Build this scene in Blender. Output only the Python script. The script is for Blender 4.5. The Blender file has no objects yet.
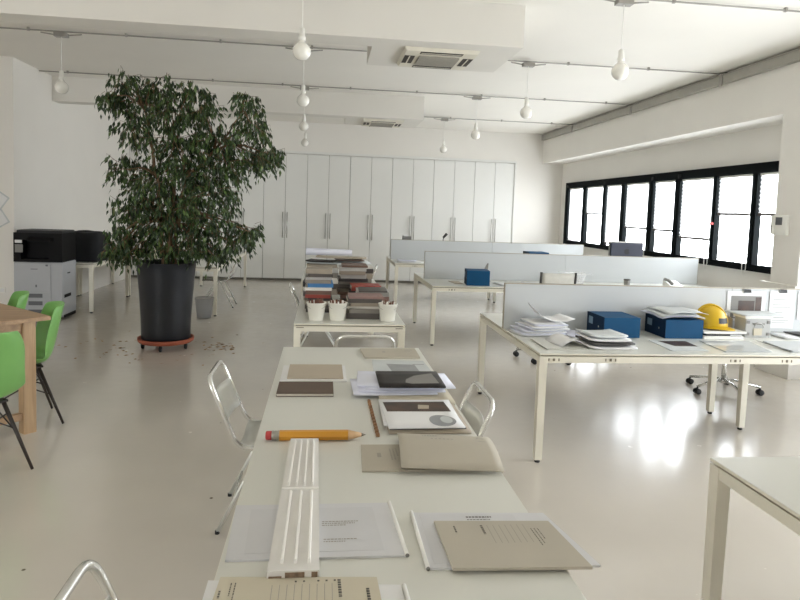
import bpy, math, random
from mathutils import Vector, Matrix
PI = math.pi
sc = bpy.context.scene
col = sc.collection
rnd = random.Random(7)

# ------------------------------------------------------------------ materials
def lin(c):
    return tuple((v/255/12.92) if v/255 <= .04045 else ((v/255+.055)/1.055)**2.4 for v in c) + (1,)
_mats = {}
def mat(name, rgb, rough=.5, metal=0., var=.06, scale=6., spec=.5, coat=0., bump=0., stretch=None):
    """principled material whose colour and roughness are modulated by a noise texture"""
    if name in _mats: return _mats[name]
    m = bpy.data.materials.new(name); m.use_nodes = True
    n = m.node_tree.nodes; l = m.node_tree.links
    b = n['Principled BSDF']
    b.inputs['Roughness'].default_value = rough
    b.inputs['Metallic'].default_value = metal
    b.inputs['Specular IOR Level'].default_value = spec
    b.inputs['Coat Weight'].default_value = coat
    tc = n.new('ShaderNodeTexCoord'); nz = n.new('ShaderNodeTexNoise')
    nz.inputs['Scale'].default_value = scale; nz.inputs['Detail'].default_value = 4
    if stretch:
        mp = n.new('ShaderNodeMapping'); mp.inputs['Scale'].default_value = stretch
        l.new(tc.outputs['Object'], mp.inputs['Vector']); l.new(mp.outputs[0], nz.inputs['Vector'])
    else:
        l.new(tc.outputs['Object'], nz.inputs['Vector'])
    r = n.new('ShaderNodeValToRGB'); c = lin(rgb)
    r.color_ramp.elements[0].position = .3; r.color_ramp.elements[1].position = .7
    r.color_ramp.elements[0].color = tuple(v*(1-var) for v in c[:3])+(1,)
    r.color_ramp.elements[1].color = tuple(min(1, v*(1+var)) for v in c[:3])+(1,)
    l.new(nz.outputs['Fac'], r.inputs['Fac']); l.new(r.outputs[0], b.inputs['Base Color'])
    if bump:
        bp = n.new('ShaderNodeBump'); bp.inputs['Strength'].default_value = bump; bp.inputs['Distance'].default_value = .01
        l.new(nz.outputs['Fac'], bp.inputs['Height']); l.new(bp.outputs[0], b.inputs['Normal'])
    m['p'] = 1
    _mats[name] = m
    return m

def floor_mat():
    m = bpy.data.materials.new('resin_floor'); m.use_nodes = True
    n = m.node_tree.nodes; l = m.node_tree.links; b = n['Principled BSDF']
    tc = n.new('ShaderNodeTexCoord')
    n1 = n.new('ShaderNodeTexNoise'); n1.inputs['Scale'].default_value = .55; n1.inputs['Detail'].default_value = 5
    n2 = n.new('ShaderNodeTexNoise'); n2.inputs['Scale'].default_value = 9; n2.inputs['Detail'].default_value = 3
    vo = n.new('ShaderNodeTexVoronoi'); vo.inputs['Scale'].default_value = 2.6
    for x in (n1, n2, vo): l.new(tc.outputs['Object'], x.inputs['Vector'])
    r = n.new('ShaderNodeValToRGB'); r.color_ramp.elements[0].position = .3; r.color_ramp.elements[1].position = .72
    r.color_ramp.elements[0].color = lin((202, 195, 184)); r.color_ramp.elements[1].color = lin((218, 211, 201))
    l.new(n1.outputs['Fac'], r.inputs['Fac'])
    sp = n.new('ShaderNodeValToRGB'); sp.color_ramp.elements[0].position = .018; sp.color_ramp.elements[1].position = .03
    sp.color_ramp.elements[0].color = lin((120, 110, 95)); sp.color_ramp.elements[1].color = (1, 1, 1, 1)
    l.new(vo.outputs['Distance'], sp.inputs['Fac'])
    mx = n.new('ShaderNodeMix'); mx.data_type = 'RGBA'; mx.blend_type = 'MULTIPLY'; mx.inputs[0].default_value = 1
    l.new(r.outputs[0], mx.inputs[6]); l.new(sp.outputs[0], mx.inputs[7]); l.new(mx.outputs[2], b.inputs['Base Color'])
    rr = n.new('ShaderNodeMapRange'); rr.inputs[3].default_value = .14; rr.inputs[4].default_value = .32
    l.new(n2.outputs['Fac'], rr.inputs[0]); l.new(rr.outputs[0], b.inputs['Roughness'])
    b.inputs['Specular IOR Level'].default_value = .6
    b.inputs['Coat Weight'].default_value = .55; b.inputs['Coat Roughness'].default_value = .15
    bp = n.new('ShaderNodeBump'); bp.inputs['Strength'].default_value = .05; bp.inputs['Distance'].default_value = .01
    l.new(n1.outputs['Fac'], bp.inputs['Height']); l.new(bp.outputs[0], b.inputs['Normal'])
    return m

def wood_mat(name, a, bcol, sx=(1, 14, 14)):
    m = bpy.data.materials.new(name); m.use_nodes = True
    n = m.node_tree.nodes; l = m.node_tree.links; b = n['Principled BSDF']
    tc = n.new('ShaderNodeTexCoord'); mp = n.new('ShaderNodeMapping'); mp.inputs['Scale'].default_value = sx
    nz = n.new('ShaderNodeTexNoise'); nz.inputs['Scale'].default_value = 2.5; nz.inputs['Detail'].default_value = 6; nz.inputs['Distortion'].default_value = .6
    l.new(tc.outputs['Object'], mp.inputs[0]); l.new(mp.outputs[0], nz.inputs['Vector'])
    r = n.new('ShaderNodeValToRGB'); r.color_ramp.elements[0].position = .3; r.color_ramp.elements[1].position = .7
    r.color_ramp.elements[0].color = lin(a); r.color_ramp.elements[1].color = lin(bcol)
    l.new(nz.outputs['Fac'], r.inputs['Fac']); l.new(r.outputs[0], b.inputs['Base Color'])
    b.inputs['Roughness'].default_value = .5
    return m

def mix_transparent(name, rgb, amount, kind='glossy', rough=.05):
    """thin sheet: part lets light straight through, part scatters it"""
    m = bpy.data.materials.new(name); m.use_nodes = True
    n = m.node_tree.nodes; l = m.node_tree.links
    n.remove(n['Principled BSDF'])
    out = n['Material Output']; tr = n.new('ShaderNodeBsdfTransparent'); mx = n.new('ShaderNodeMixShader')
    mx.inputs[0].default_value = amount
    l.new(tr.outputs[0], mx.inputs[1])
    nz = n.new('ShaderNodeTexNoise'); nz.inputs['Scale'].default_value = 30
    rp = n.new('ShaderNodeValToRGB'); c = lin(rgb)
    rp.color_ramp.elements[0].color = tuple(v*.95 for v in c[:3])+(1,); rp.color_ramp.elements[1].color = c
    l.new(nz.outputs['Fac'], rp.inputs['Fac'])
    if kind == 'glossy':
        s = n.new('ShaderNodeBsdfGlossy'); s.inputs['Roughness'].default_value = rough
        l.new(rp.outputs[0], s.inputs[0]); l.new(s.outputs[0], mx.inputs[2])
    elif kind == 'translucent':
        s = n.new('ShaderNodeBsdfTranslucent'); d = n.new('ShaderNodeBsdfDiffuse'); m2 = n.new('ShaderNodeMixShader')
        l.new(rp.outputs[0], s.inputs[0]); l.new(rp.outputs[0], d.inputs[0])
        m2.inputs[0].default_value = .4
        l.new(s.outputs[0], m2.inputs[1]); l.new(d.outputs[0], m2.inputs[2]); l.new(m2.outputs[0], mx.inputs[2])
    else:
        s = n.new('ShaderNodeBsdfDiffuse'); l.new(rp.outputs[0], s.inputs[0]); l.new(s.outputs[0], mx.inputs[2])
    l.new(mx.outputs[0], out.inputs[0])
    return m

def leaf_mat():
    m = bpy.data.materials.new('ficus_leaf'); m.use_nodes = True
    n = m.node_tree.nodes; l = m.node_tree.links; b = n['Principled BSDF']
    g = n.new('ShaderNodeNewGeometry'); r = n.new('ShaderNodeValToRGB')
    r.color_ramp.elements[0].color = lin((30, 48, 22)); r.color_ramp.elements[1].color = lin((88, 112, 56))
    e = r.color_ramp.elements.new(.6); e.color = lin((48, 70, 32))
    l.new(g.outputs['Random Per Island'], r.inputs['Fac']); l.new(r.outputs[0], b.inputs['Base Color'])
    b.inputs['Roughness'].default_value = .35
    return m

M = {}
M['wall'] = mat('wall_paint', (230, 227, 221), .85, var=.015, scale=1.5)
M['ceil'] = mat('ceiling_paint', (231, 228, 221), .9, var=.015, scale=1.2)
M['floor'] = floor_mat()
M['bulk'] = mat('bulkhead_dimmed_paint', (220, 217, 210), .9, var=.015, scale=1.2)  # ceiling paint darkened, standing in for less light on the bulkheads
M['cab'] = mat('white_laminate', (225, 225, 221), .45, var=.012, scale=2)
M['gap'] = mat('shadow_gap', (128, 124, 114), .8)
M['black'] = mat('black_frame', (13, 17, 18), .8, spec=.1)
M['steel'] = mat('brushed_steel', (176, 174, 168), .3, 1., var=.05, scale=20)
M['chrome'] = mat('polished_aluminium', (226, 226, 222), .24, .85, var=.03)
M['alu'] = mat('satin_aluminium', (214, 214, 208), .42, .6, var=.04)
M['top'] = mat('white_desk_top', (212, 212, 204), .28, var=.012, scale=2)
M['cream'] = mat('cream_enamel', (224, 219, 204), .4, var=.02)
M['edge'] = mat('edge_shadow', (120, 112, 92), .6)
M['screen'] = mat('screen_panel', (190, 193, 194), .6, var=.012, scale=2)
M['screen_trim'] = mat('screen_trim', (160, 152, 136), .5)
M['glass'] = mix_transparent('window_glass', (255, 255, 255), .06)
M['blind'] = mix_transparent('blind_fabric', (250, 250, 248), .28, 'translucent')
M['conduit'] = mat('conduit_grey', (150, 147, 140), .5)
M['trunk'] = mat('trunking_grey', (166, 163, 154), .5)
M['white'] = mat('white_plastic', (235, 234, 228), .4, var=.02)
M['opal'] = mat('opal_glass', (238, 236, 228), .15, var=.01, coat=.4)
M['acgrey'] = mat('ac_grille', (150, 146, 136), .6, scale=40)
M['acdark'] = mat('ac_slot', (58, 52, 46), .7)
M['accase'] = mat('ac_casing', (216, 211, 196), .5)
M['pot'] = mat('pot_navy_black', (20, 23, 31), .45, var=.15, scale=3)
M['terra'] = mat('terracotta', (150, 78, 54), .7, var=.12)
M['rubber'] = mat('black_rubber', (15, 15, 15), .55)
M['bark'] = mat('ficus_bark', (112, 88, 64), .8, var=.2, scale=14, bump=.3)
M['soil'] = mat('soil', (52, 40, 30), .95, var=.3, scale=30)
M['leaf'] = leaf_mat()
M['litter'] = mat('dry_leaf', (134, 100, 60), .8, var=.3, scale=9)
M['green'] = mat('green_shell', (120, 174, 96), .32, var=.03)
M['chairleg'] = mat('dark_chair_leg', (44, 36, 32), .45)
M['oak'] = wood_mat('oak', (150, 121, 92), (178, 147, 114))
M['oakleg'] = wood_mat('oak_leg', (164, 134, 100), (190, 160, 124), (14, 14, 1))
M['prgrey'] = mat('printer_grey', (172, 174, 178), .5, var=.02)
M['prdark'] = mat('printer_dark', (14, 13, 14), .6, var=.1, spec=.15)
M['slot'] = mat('printer_slot', (96, 98, 102), .6)
M['cloth'] = mat('black_cloth', (14, 16, 20), .9, var=.2, scale=5, bump=.3)
M['paper'] = mat('paper_white', (226, 226, 226), .8, var=.015)
M['paperb'] = mat('paper_bluish', (222, 224, 236), .8, var=.03)
M['grey_print'] = mat('grey_print', (196, 200, 200), .7, var=.06, scale=8)
M['trace'] = mat('tracing_paper', (206, 206, 208), .45, var=.035, scale=5)
M['tracein'] = mat('tracing_inner', (202, 202, 204), .5, var=.03, scale=5)
M['beige'] = mat('beige_card', (180, 173, 158), .75, var=.025, scale=4)
M['beige2'] = mat('cream_card', (198, 190, 170), .75, var=.02, scale=4)
M['taupe'] = mat('taupe_cover', (176, 164, 146), .6, var=.02)
M['brown'] = mat('brown_cover', (92, 76, 64), .65, var=.05)
M['ink'] = mat('ink', (96, 92, 86), .8)
M['inkl'] = mat('faint_ink', (158, 153, 144), .8)
M['photo'] = mat('photo_dark', (42, 38, 36), .5, var=.75, spec=.3, scale=7)
M['photob'] = mat('photo_brown', (64, 44, 32), .5, var=.7, scale=9)
M['egg'] = mat('print_grey_shape', (142, 144, 146), .5, var=.1, scale=12)
M['plaster'] = mat('plaster', (220, 218, 214), .8, var=.03, scale=10)
M['ribs'] = mat('plaster_ribs_lit', (240, 238, 233), .8, var=.02)  # lighter than the slab: groove shading put into the colours
M['stain'] = mat('stain', (128, 108, 88), .8, var=.3, scale=60)
M['yellow'] = mat('pencil_yellow', (206, 146, 46), .45, var=.03)
M['eraser'] = mat('eraser_red', (176, 62, 62), .7)
M['pwood'] = mat('pencil_wood', (214, 178, 138), .7, var=.06, scale=30)
M['lead'] = mat('pencil_lead', (120, 112, 104), .4)
M['saw'] = mat('saw_wood', (142, 106, 74), .7, var=.2, scale=30)
M['blue'] = mat('blue_box', (8, 72, 112), .6, spec=.25, var=.06)
M['bluedk'] = mat('blue_box_dark', (8, 36, 62), .6, spec=.2, var=.06)
M['blabel'] = mat('box_label', (120, 144, 166), .6)
M['helmet'] = mat('helmet_yellow', (204, 166, 26), .35, var=.03)
M['darkgrey'] = mat('dark_grey', (66, 64, 62), .6)
M['midgrey'] = mat('mid_grey', (128, 126, 122), .6)
M['seatfab'] = mat('chair_black', (38, 38, 40), .8, var=.1, scale=30)
M['meshgrey'] = mat('pale_mesh', (206, 204, 196), .7, var=.04, scale=30)
M['bucket'] = mat('bucket_white', (236, 234, 224), .4, var=.02)
M['pstub'] = mat('pencil_stub', (106, 66, 48), .6, var=.35, scale=40)
M['instr'] = mat('instrument_grey', (172, 172, 170), .5, var=.03)
M['imac'] = mat('imac_back', (44, 47, 62), .6, .0, var=.04)
M['rail'] = mat('blind_rail', (92, 84, 82), .6)
M['clear'] = mix_transparent('clear_plastic', (240, 240, 240), .22, 'diffuse')
M['netting'] = mix_transparent('basket_mesh', (158, 158, 160), .66, 'diffuse')
M['mirror'] = mat('glossy_board', (196, 200, 200), .08, var=.06, scale=5)
BOOKS = [mat('book_%s' % n, c, .55, var=.05, scale=10) for n, c in (
    ('grey', (132, 126, 118)), ('charcoal', (80, 74, 70)), ('taupe', (152, 142, 128)), ('blue', (66, 122, 176)), ('red', (146, 62, 52)),
    ('white', (218, 214, 206)), ('silver', (176, 174, 170)), ('brown', (110, 86, 74)), ('black', (52, 48, 48)), ('dusty', (140, 112, 106)))]
M['pages'] = mat('book_pages', (206, 200, 188), .85, var=.08, scale=40, stretch=(1, 1, 30))

# ------------------------------------------------------------------ mesh builder
class MB:
    def __init__(s): s.v = []; s.f = []; s.m = []; s.smooth = []
    def add(s, vs, fs, mi=0, sm=False):
        o = len(s.v); s.v += [tuple(v) for v in vs]
        for f in fs: s.f.append(tuple(i+o for i in f)); s.m.append(mi); s.smooth.append(sm)
        return s
    def box(s, x0, x1, y0, y1, z0, z1, mi=0, T=None):
        vs = [Vector((x, y, z)) for z in (z0, z1) for y in (y0, y1) for x in (x0, x1)]
        if T: vs = [T @ v for v in vs]
        return s.add(vs, [(0, 2, 3, 1), (4, 5, 7, 6), (0, 1, 5, 4), (2, 6, 7, 3), (0, 4, 6, 2), (1, 3, 7, 5)], mi)
    def bbox(s, x0, x1, y0, y1, z0, z1, b=.004, mi=0, T=None):
        """box with bevelled vertical and top edges"""
        b = min(b, (x1-x0)/3, (y1-y0)/3, (z1-z0)/3)
        def ring(i, z): return [(x0+b+i, y0+i, z), (x1-b-i, y0+i, z), (x1-i, y0+b+i, z), (x1-i, y1-b-i, z), (x1-b-i, y1-i, z), (x0+b+i, y1-i, z), (x0+i, y1-b-i, z), (x0+i, y0+b+i, z)]
        vs = [Vector(p) for p in ring(0, z0)+ring(0, z1-b)+ring(b*.7, z1)]
        if T: vs = [T @ v for v in vs]
        fs = [tuple(range(7, -1, -1)), tuple(range(16, 24))]
        for k in (0, 8):
            for i in range(8): j = (i+1) % 8; fs.append((k+i, k+j, k+8+j, k+8+i))
        return s.add(vs, fs, mi)
    def hull(s, bot, top, mi=0):
        n = len(bot); vs = list(bot)+list(top)
        fs = [tuple(range(n-1, -1, -1)), tuple(range(n, 2*n))]+[(i, (i+1) % n, n+(i+1) % n, n+i) for i in range(n)]
        return s.add(vs, fs, mi)
    def prism(s, poly, z0, z1, mi=0):
        return s.hull([(x, y, z0) for x, y in poly], [(x, y, z1) for x, y in poly], mi)
    def lathe(s, prof, c=(0, 0, 0), n=24, mi=0, axis='z', caps=True):
        vs = []; k = len(prof)
        for r, z in prof:
            for i in range(n):
                a = 2*PI*i/n; p = (r*math.cos(a), r*math.sin(a), z)
                if axis == 'x': p = (p[2], p[0], p[1])
                if axis == 'y': p = (p[0], p[2], p[1])
                vs.append((p[0]+c[0], p[1]+c[1], p[2]+c[2]))
        fs = []
        for j in range(k-1):
            for i in range(n):
                q = (i+1) % n; fs.append((j*n+i, j*n+q, (j+1)*n+q, (j+1)*n+i))
        if caps:
            fs.append(tuple(range(n-1, -1, -1))); fs.append(tuple(range((k-1)*n, k*n)))
        return s.add(vs, fs, mi, True)
    def tube(s, pts, r, n=8, mi=0, r1=None):
        pts = [Vector(p) for p in pts]; k = len(pts); vs = []; up = None
        for i, p in enumerate(pts):
            d = (pts[min(i+1, k-1)]-pts[max(i-1, 0)]).normalized()
            if up is None: up = d.orthogonal().normalized()
            else:
                up = up-d*up.dot(d)
                up = up.normalized() if up.length > 1e-5 else d.orthogonal().normalized()
            w = d.cross(up); rr = r if r1 is None else r+(r1-r)*i/max(1, k-1)
            for j in range(n):
                a = 2*PI*j/n; vs.append(p+up*(rr*math.cos(a))+w*(rr*math.sin(a)))
        fs = [tuple(range(n-1, -1, -1)), tuple(range((k-1)*n, k*n))]
        for i in range(k-1):
            for j in range(n):
                q = (j+1) % n; fs.append((i*n+j, i*n+q, (i+1)*n+q, (i+1)*n+j))
        return s.add(vs, fs, mi, True)
    def grid(s, P, mi=0, th=0.):
        """P[i][j] points; optional thickness along the local normal"""
        n = len(P); k = len(P[0]); P = [[Vector(p) for p in r] for r in P]
        def nor(i, j):
            a = P[min(i+1, n-1)][j]-P[max(i-1, 0)][j]; b = P[i][min(j+1, k-1)]-P[i][max(j-1, 0)]
            return a.cross(b).normalized()
        vs = [P[i][j] for i in range(n) for j in range(k)]
        fs = [(i*k+j, i*k+j+1, (i+1)*k+j+1, (i+1)*k+j) for i in range(n-1) for j in range(k-1)]
        if th:
            o = n*k; vs += [P[i][j]-nor(i, j)*th for i in range(n) for j in range(k)]
            fs += [(o+i*k+j, o+(i+1)*k+j, o+(i+1)*k+j+1, o+i*k+j+1) for i in range(n-1) for j in range(k-1)]
            for i in range(n-1):
                fs.append((i*k, (i+1)*k, o+(i+1)*k, o+i*k)); a = i*k+k-1; b = (i+1)*k+k-1; fs.append((a, o+a, o+b, b))
            for j in range(k-1):
                fs.append((j, o+j, o+j+1, j+1)); a = (n-1)*k+j; fs.append((a, a+1, o+a+1, o+a))
        return s.add(vs, fs, mi, True)
    def build(s, name, ms, parent=None, T=None):
        me = bpy.data.meshes.new(name)
        vs = [tuple(T @ Vector(v)) for v in s.v] if T else s.v
        me.from_pydata(vs, [], s.f)
        for m in (ms if isinstance(ms, (list, tuple)) else [ms]): me.materials.append(m)
        for p, mi, sm in zip(me.polygons, s.m, s.smooth): p.material_index = mi; p.use_smooth = sm
        me.update()
        o = bpy.data.objects.new(name, me); col.objects.link(o)
        if parent: o.parent = parent
        return o

def tag(o, label, cat, group=None, kind=None):
    o['label'] = label; o['category'] = cat
    if group: o['group'] = group
    if kind: o['kind'] = kind
    return o
def empty(name, label, cat, loc=(0, 0, 0), rz=0, group=None):
    o = bpy.data.objects.new(name, None); o.empty_display_size = .1; col.objects.link(o)
    o.location = loc; o.rotation_euler = (0, 0, rz)
    return tag(o, label, cat, group)
def struct(name, mb, m, parent=None):
    o = mb.build(name, m, parent)
    if not parent: o['kind'] = 'structure'
    return o
KIDS = {}
def kids(o): return [c for c in col.objects if c.parent == o]
def copy_tree(o, parent=None):
    c = o.copy(); col.objects.link(c)
    if parent: c.parent = parent
    for ch in kids(o): copy_tree(ch, c)
    return c
def dup(o, loc, rz, label):
    c = copy_tree(o); c.location = loc; c.rotation_euler = (0, 0, rz); c['label'] = label
    return c
def RZ(a): return Matrix.Rotation(a, 4, 'Z')
def at(x, y, z, a=0): return Matrix.Translation((x, y, z)) @ RZ(a)

# ------------------------------------------------------------------ camera
CAM = dict(yaw=.11903, pitch=.07219, roll=.034465, f=626.07, cy=256.25, cx=398.4, h=1.67)
cy_, sy_ = math.cos(CAM['yaw']), math.sin(CAM['yaw']); cp, sp = math.cos(CAM['pitch']), math.sin(CAM['pitch'])
fw = Vector((sy_*cp, cy_*cp, -sp)); rt = Vector((cy_, -sy_, 0)); upv = rt.cross(fw)
c, s = math.cos(CAM['roll']), math.sin(CAM['roll'])
r2 = rt*c+upv*s; u2 = upv*c-rt*s
cam = bpy.data.objects.new('camera', bpy.data.cameras.new('camera')); col.objects.link(cam)
mw = Matrix((r2, u2, -fw)).transposed().to_4x4(); mw.translation = (0, 0, CAM['h'])
cam.matrix_world = mw
cam.data.sensor_width = 36; cam.data.lens = CAM['f']*36/800
cam.data.shift_x = (400-CAM['cx'])/800; cam.data.shift_y = -(300-CAM['cy'])/800
cam.data.clip_start = .05
sc.camera = cam

# ------------------------------------------------------------------ the room
ZC, YB, XL, XR, XW, YN, XFL = 3.58, 14.38, -4.27, 5.06, 5.56, -3.0, -7.0
struct('floor', MB().box(XFL-.2, XW+.2, YN-.2, 15.2, -.1, 0), M['floor'])
struct('ceiling', MB().box(XFL-.2, XW+.2, YN-.2, 15.2, ZC, ZC+.1), M['ceil'])
m = MB(); m.box(XL-.2, XW, 14.98, 15.1, 0, ZC); m.box(XL, 4.42, YB, 14.98, 2.93, ZC); m.box(4.42, XW, YB, 14.98, 0, ZC)
struct('wall_back', m, M['wall'])
struct('wall_left', MB().box(XL-.15, XL, 9.25, 14.98, 0, ZC), M['wall'])
struct('wall_left_front', MB().box(XFL, XL-.15, 9.25, 9.4, 0, ZC), M['wall'])
m = MB(); m.box(XFL-.1, XFL, YN, 9.4, 0, ZC); struct('wall_far_left', m, M['wall'])
WZ0, WZ1, WY0, WY1 = 1.05, 2.44, 6.7, 13.9
m = MB()
W2 = (1.0, 5.6); W2Z = .15
m.box(XW, XW+.15, 5.9, 15.1, 0, WZ0); m.box(XW, XW+.15, YN, 15.1, WZ1, ZC); m.box(XW, XW+.15, YN, 5.9, 0, W2Z)
m.box(XW, XW+.15, YN, W2[0], W2Z, WZ1); m.box(XW, XW+.15, W2[1], 5.9, W2Z, WZ1); m.box(XW, XW+.15, 5.9, WY0, WZ0, WZ1); m.box(XW, XW+.15, WY1, 15.1, WZ0, WZ1)
struct('wall_right', m, M['wall'])
W3 = (-6.85, -4.3); W3Z0, W3Z1 = .12, 2.9
m = MB(); m.box(XFL, XW, YN-.15, YN, 0, W3Z0); m.box(XFL, XW, YN-.15, YN, W3Z1, ZC); m.box(XFL, W3[0], YN-.15, YN, W3Z0, W3Z1); m.box(W3[1], XW, YN-.15, YN, W3Z0, W3Z1)
struct('wall_near', m, M['wall'])
# lintel, column, plinth
struct('trim_1', MB().box(XR, XW, YN, YB, 2.9, ZC), M['wall']).name = 'ceiling_beam_right'
struct('column_right', MB().box(XR-.02, XW, 6.12, 6.53, 0, 2.9), M['wall'])
m = MB(); m.box(4.985, XR-.02, 6.08, 6.64, .92, 1.015); m.box(5.0, XR-.02, 6.1, 6.62, 0, .92)
struct('trim_1', m, M['wall'])
# dropped beams and their boxes for the air conditioners
m = MB(); m.box(XFL, 1.77, 5.7, 6.0, 3.2, ZC); m.box(.4, 1.77, 6.0, 6.75, 3.2, ZC)
struct('ceiling_bulkhead', m, M['bulk'])
m = MB(); m.box(XL, 1.6, 10.48, 10.75, 3.2, ZC); m.box(.31, 1.6, 10.75, 11.5, 3.2, ZC)
struct('ceiling_bulkhead.001', m, M['bulk'])
m = MB(); m.box(XL, 4.43, YB-.03, YB-.001, 2.875, 2.93); m.box(4.395, 4.43, YB-.03, YB-.001, 0, 2.875)
struct('trim_2', m, M['cab'])

# windows -----------------------------------------------------------
OPEN1 = [(6.78, 7.47), (7.57, 8.31), (8.40, 9.24), (9.38, 10.04), (10.20, 11.05), (11.20, 11.86), (11.98, 12.81), (12.96, 13.76)]
WY0, WY1 = 6.7, 13.9
def window(name, y0, y1, opens, x=XW):
    z0, z1 = (WZ0 if name == 'window_1' else W2Z), WZ1; d0, d1 = x-.085, x+.02; zb, zt = z0+.055, z1-.115
    m = MB()
    m.box(d0, d1, y0, y1, z0, zb); m.box(d0, d1, y0, y1, zt, z1)
    ed = [y0]+[v for q in opens for v in q]+[y1]
    for k in range(0, len(ed), 2): m.box(d0, d1, ed[k]+(.03 if k else 0), ed[k+1]-(.03 if k < len(ed)-2 else 0), zb, zt)
    o = m.build(name, M['black']); o['kind'] = 'structure'
    for k, (a, b) in enumerate(opens):
        f = MB(); e = .03
        f.box(d0+.012, d1-.01, a, b, zb, zb+e); f.box(d0+.012, d1-.01, a, b, zt-e*.4, zt)
        f.box(d0+.012, d1-.01, a-e, a, zb, zt); f.box(d0+.012, d1-.01, b, b+e, zb, zt)
        fo = f.build('window_sash', M['black'], o)
        MB().box(x+.003, x+.011, a, b, zb+e, zt-e*.4).build('window_pane', M['glass'], fo)
        if name == 'window_1' and k in (2, 3, 5, 7):
            MB().box(d0-.02, d0-.0005, b-.05, b+.02, zt+.02, zt+.06).box(d0-.03, d0-.02, b-.03, b, zt, zt+.06).build('window_latch', M['rubber'], o)
    return o
window('window_1', WY0, WY1, OPEN1)
window('fill_window_2', W2[0], W2[1], [(W2[0]+.05+.9*k, W2[0]+.05+.9*k+.8) for k in range(5)])  # unseen window on the right wall, added and sized to light the foreground
# unseen window added behind the camera to light the left side: built along x
m = MB()
for k in range(5):
    x = W3[0]+(W3[1]-W3[0])*k/4; m.box(max(W3[0], x-.03), min(W3[1], x+.03), YN-.1, YN-.02, W3Z0, W3Z1)
m.box(W3[0], W3[1], YN-.1, YN-.02, W3Z0, W3Z0+.05); m.box(W3[0], W3[1], YN-.1, YN-.02, W3Z1-.05, W3Z1)
w3 = m.build('fill_window_3', M['black']); w3['kind'] = 'structure'
MB().box(W3[0], W3[1], YN-.065, YN-.055, W3Z0+.05, W3Z1-.05).build('window_pane', M['glass'], w3)
# pleated blinds, one per sash, each let down to its own height
bars = [1.80, 1.80, 1.43, 1.52, 1.53, 1.20, 1.77, 1.15]          # nearest sash first
where = ['beside the white column', 'second from the white column, red cord knob', 'third from the white column, let down low', 'behind the computer, low bar right of it',
         'fifth from the white column, above the computer', 'sixth from the white column, nearly at the sill', 'drawn up halfway, second from the back wall', 'fully let down beside the back wall']
for k in range(len(OPEN1)):
    a, b = OPEN1[k][0]+.004, OPEN1[k][1]-.004
    zt, zb = WZ1-.16, bars[k]
    n = max(6, int((zt-zb)/.028)); P = []
    for i in range(n+1):
        z = zb+(zt-zb)*i/n; x = XW-.03+(.010 if i % 2 else -.010)
        P.append([(x, a, z), (x, b, z)])
    o = empty('window_blind', 'white pleated blind on the black window, '+where[k], 'blind', (0, 0, 0), group='pleated blinds on the strip window')
    MB().grid(P).build('blind_fabric', M['blind'], o)
    MB().box(XW-.042, XW-.012, a, b, zt, zt+.03).build('head_rail', M['white'], o)
    MB().box(XW-.045, XW-.018, a, b, zb-.034, zb).build('bottom_rail', M['rail'], o)
    if k in (0, 1, 2, 4):
        yc = a-.03; pts = [(XW-.10, yc, zt), (XW-.10, yc, WZ0+.02), (XW-.10, yc+.03, WZ0-.05), (XW-.10, yc+.07, WZ0-.04), (XW-.10, yc+.08, WZ0+.12)]
        c_ = MB().tube(pts, .005, 6); ms = [M['white'], M['eraser']]
        if k == 1: c_.box(XW-.12, XW-.088, b+.0, b+.04, 1.63, 1.66, 1)
        c_.build('pull_cord', ms, o)

# conduits, pendants, trunking --------------------------------------
def conduit(y, x0, x1, label, gap=None):
    o = empty('cable_conduit', label, 'conduit', (0, y, ZC), group='ceiling cable conduits')
    m = MB(); z = -.025
    segs = [(x0, x1)] if not gap else [(x0, gap[0]), (gap[1], x1)]
    for a, b in segs: m.tube([(a, 0, z), (b, 0, z)], .0085, 8)
    m.build('conduit_tube', M['conduit'], o)
    x = x0+.4
    while x < x1:
        if not gap or not (gap[0] < x < gap[1]): MB().box(x-.012, x+.012, -.014, .014, -.037, -.0005).build('pipe_clip', M['conduit'], o)
        x += 1.05
conduit(5.25, -6.9, 5.05, 'grey ceiling conduit nearest the viewer, crossing the top right corner')
conduit(7.62, -6.9, 5.05, 'grey ceiling conduit just behind the nearer dropped beam')
conduit(10.0, XL+.02, 5.05, 'grey ceiling conduit just in front of the farther dropped beam')
conduit(12.5, XL+.02, 5.05, 'grey ceiling conduit nearest the back wall, emerging behind the farther beam')
def pendant(x, y, label):
    o = empty('pendant_lamp', label, 'lamp', (x, y, ZC), group='globe pendant lamps')
    m = MB().box(-.07, .07, -.04, .04, -.085, -.0425)
    m.tube([(-.22, 0, -.046), (-.14, 0, -.056), (-.06, 0, -.066)], .007, 6); m.tube([(.22, 0, -.046), (.14, 0, -.056), (.06, 0, -.066)], .007, 6)
    m.build('junction_box', M['conduit'], o)
    MB().tube([(0, 0, -.07), (0, 0, -.50)], .004, 6).build('lamp_cord', M['white'], o)
    MB().lathe([(.008, -.455), (.022, -.465), (.024, -.525), (.03, -.53), (.03, -.555), (.024, -.56)], n=16).build('lamp_socket', M['white'], o)
    R_ = .074; cz = -.645
    prof = [(.024, -.555), (.026, -.57)]+[(R_*math.sin(t), cz+R_*math.cos(t)) for t in [PI*(.16+.84*i/14) for i in range(14)]]+[(.004, cz-R_)]
    MB().lathe(prof, n=24).build('globe_bulb', M['opal'], o)
    return o
pendant(-.22, 5.25, 'globe pendant lamp largest and highest over the middle of the room')
pendant(2.50, 5.25, 'large globe pendant lamp at upper right, in front of the window side beam')
pendant(-3.0, 7.62, 'globe pendant lamp over the printer corner, left of the tree')
pendant(-.29, 7.62, 'globe pendant lamp second from top in the middle column')
pendant(2.44, 7.62, 'globe pendant lamp hanging right of the nearer air conditioner box')
pendant(-.36, 10.0, 'globe pendant lamp third from top in the middle column')
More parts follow.
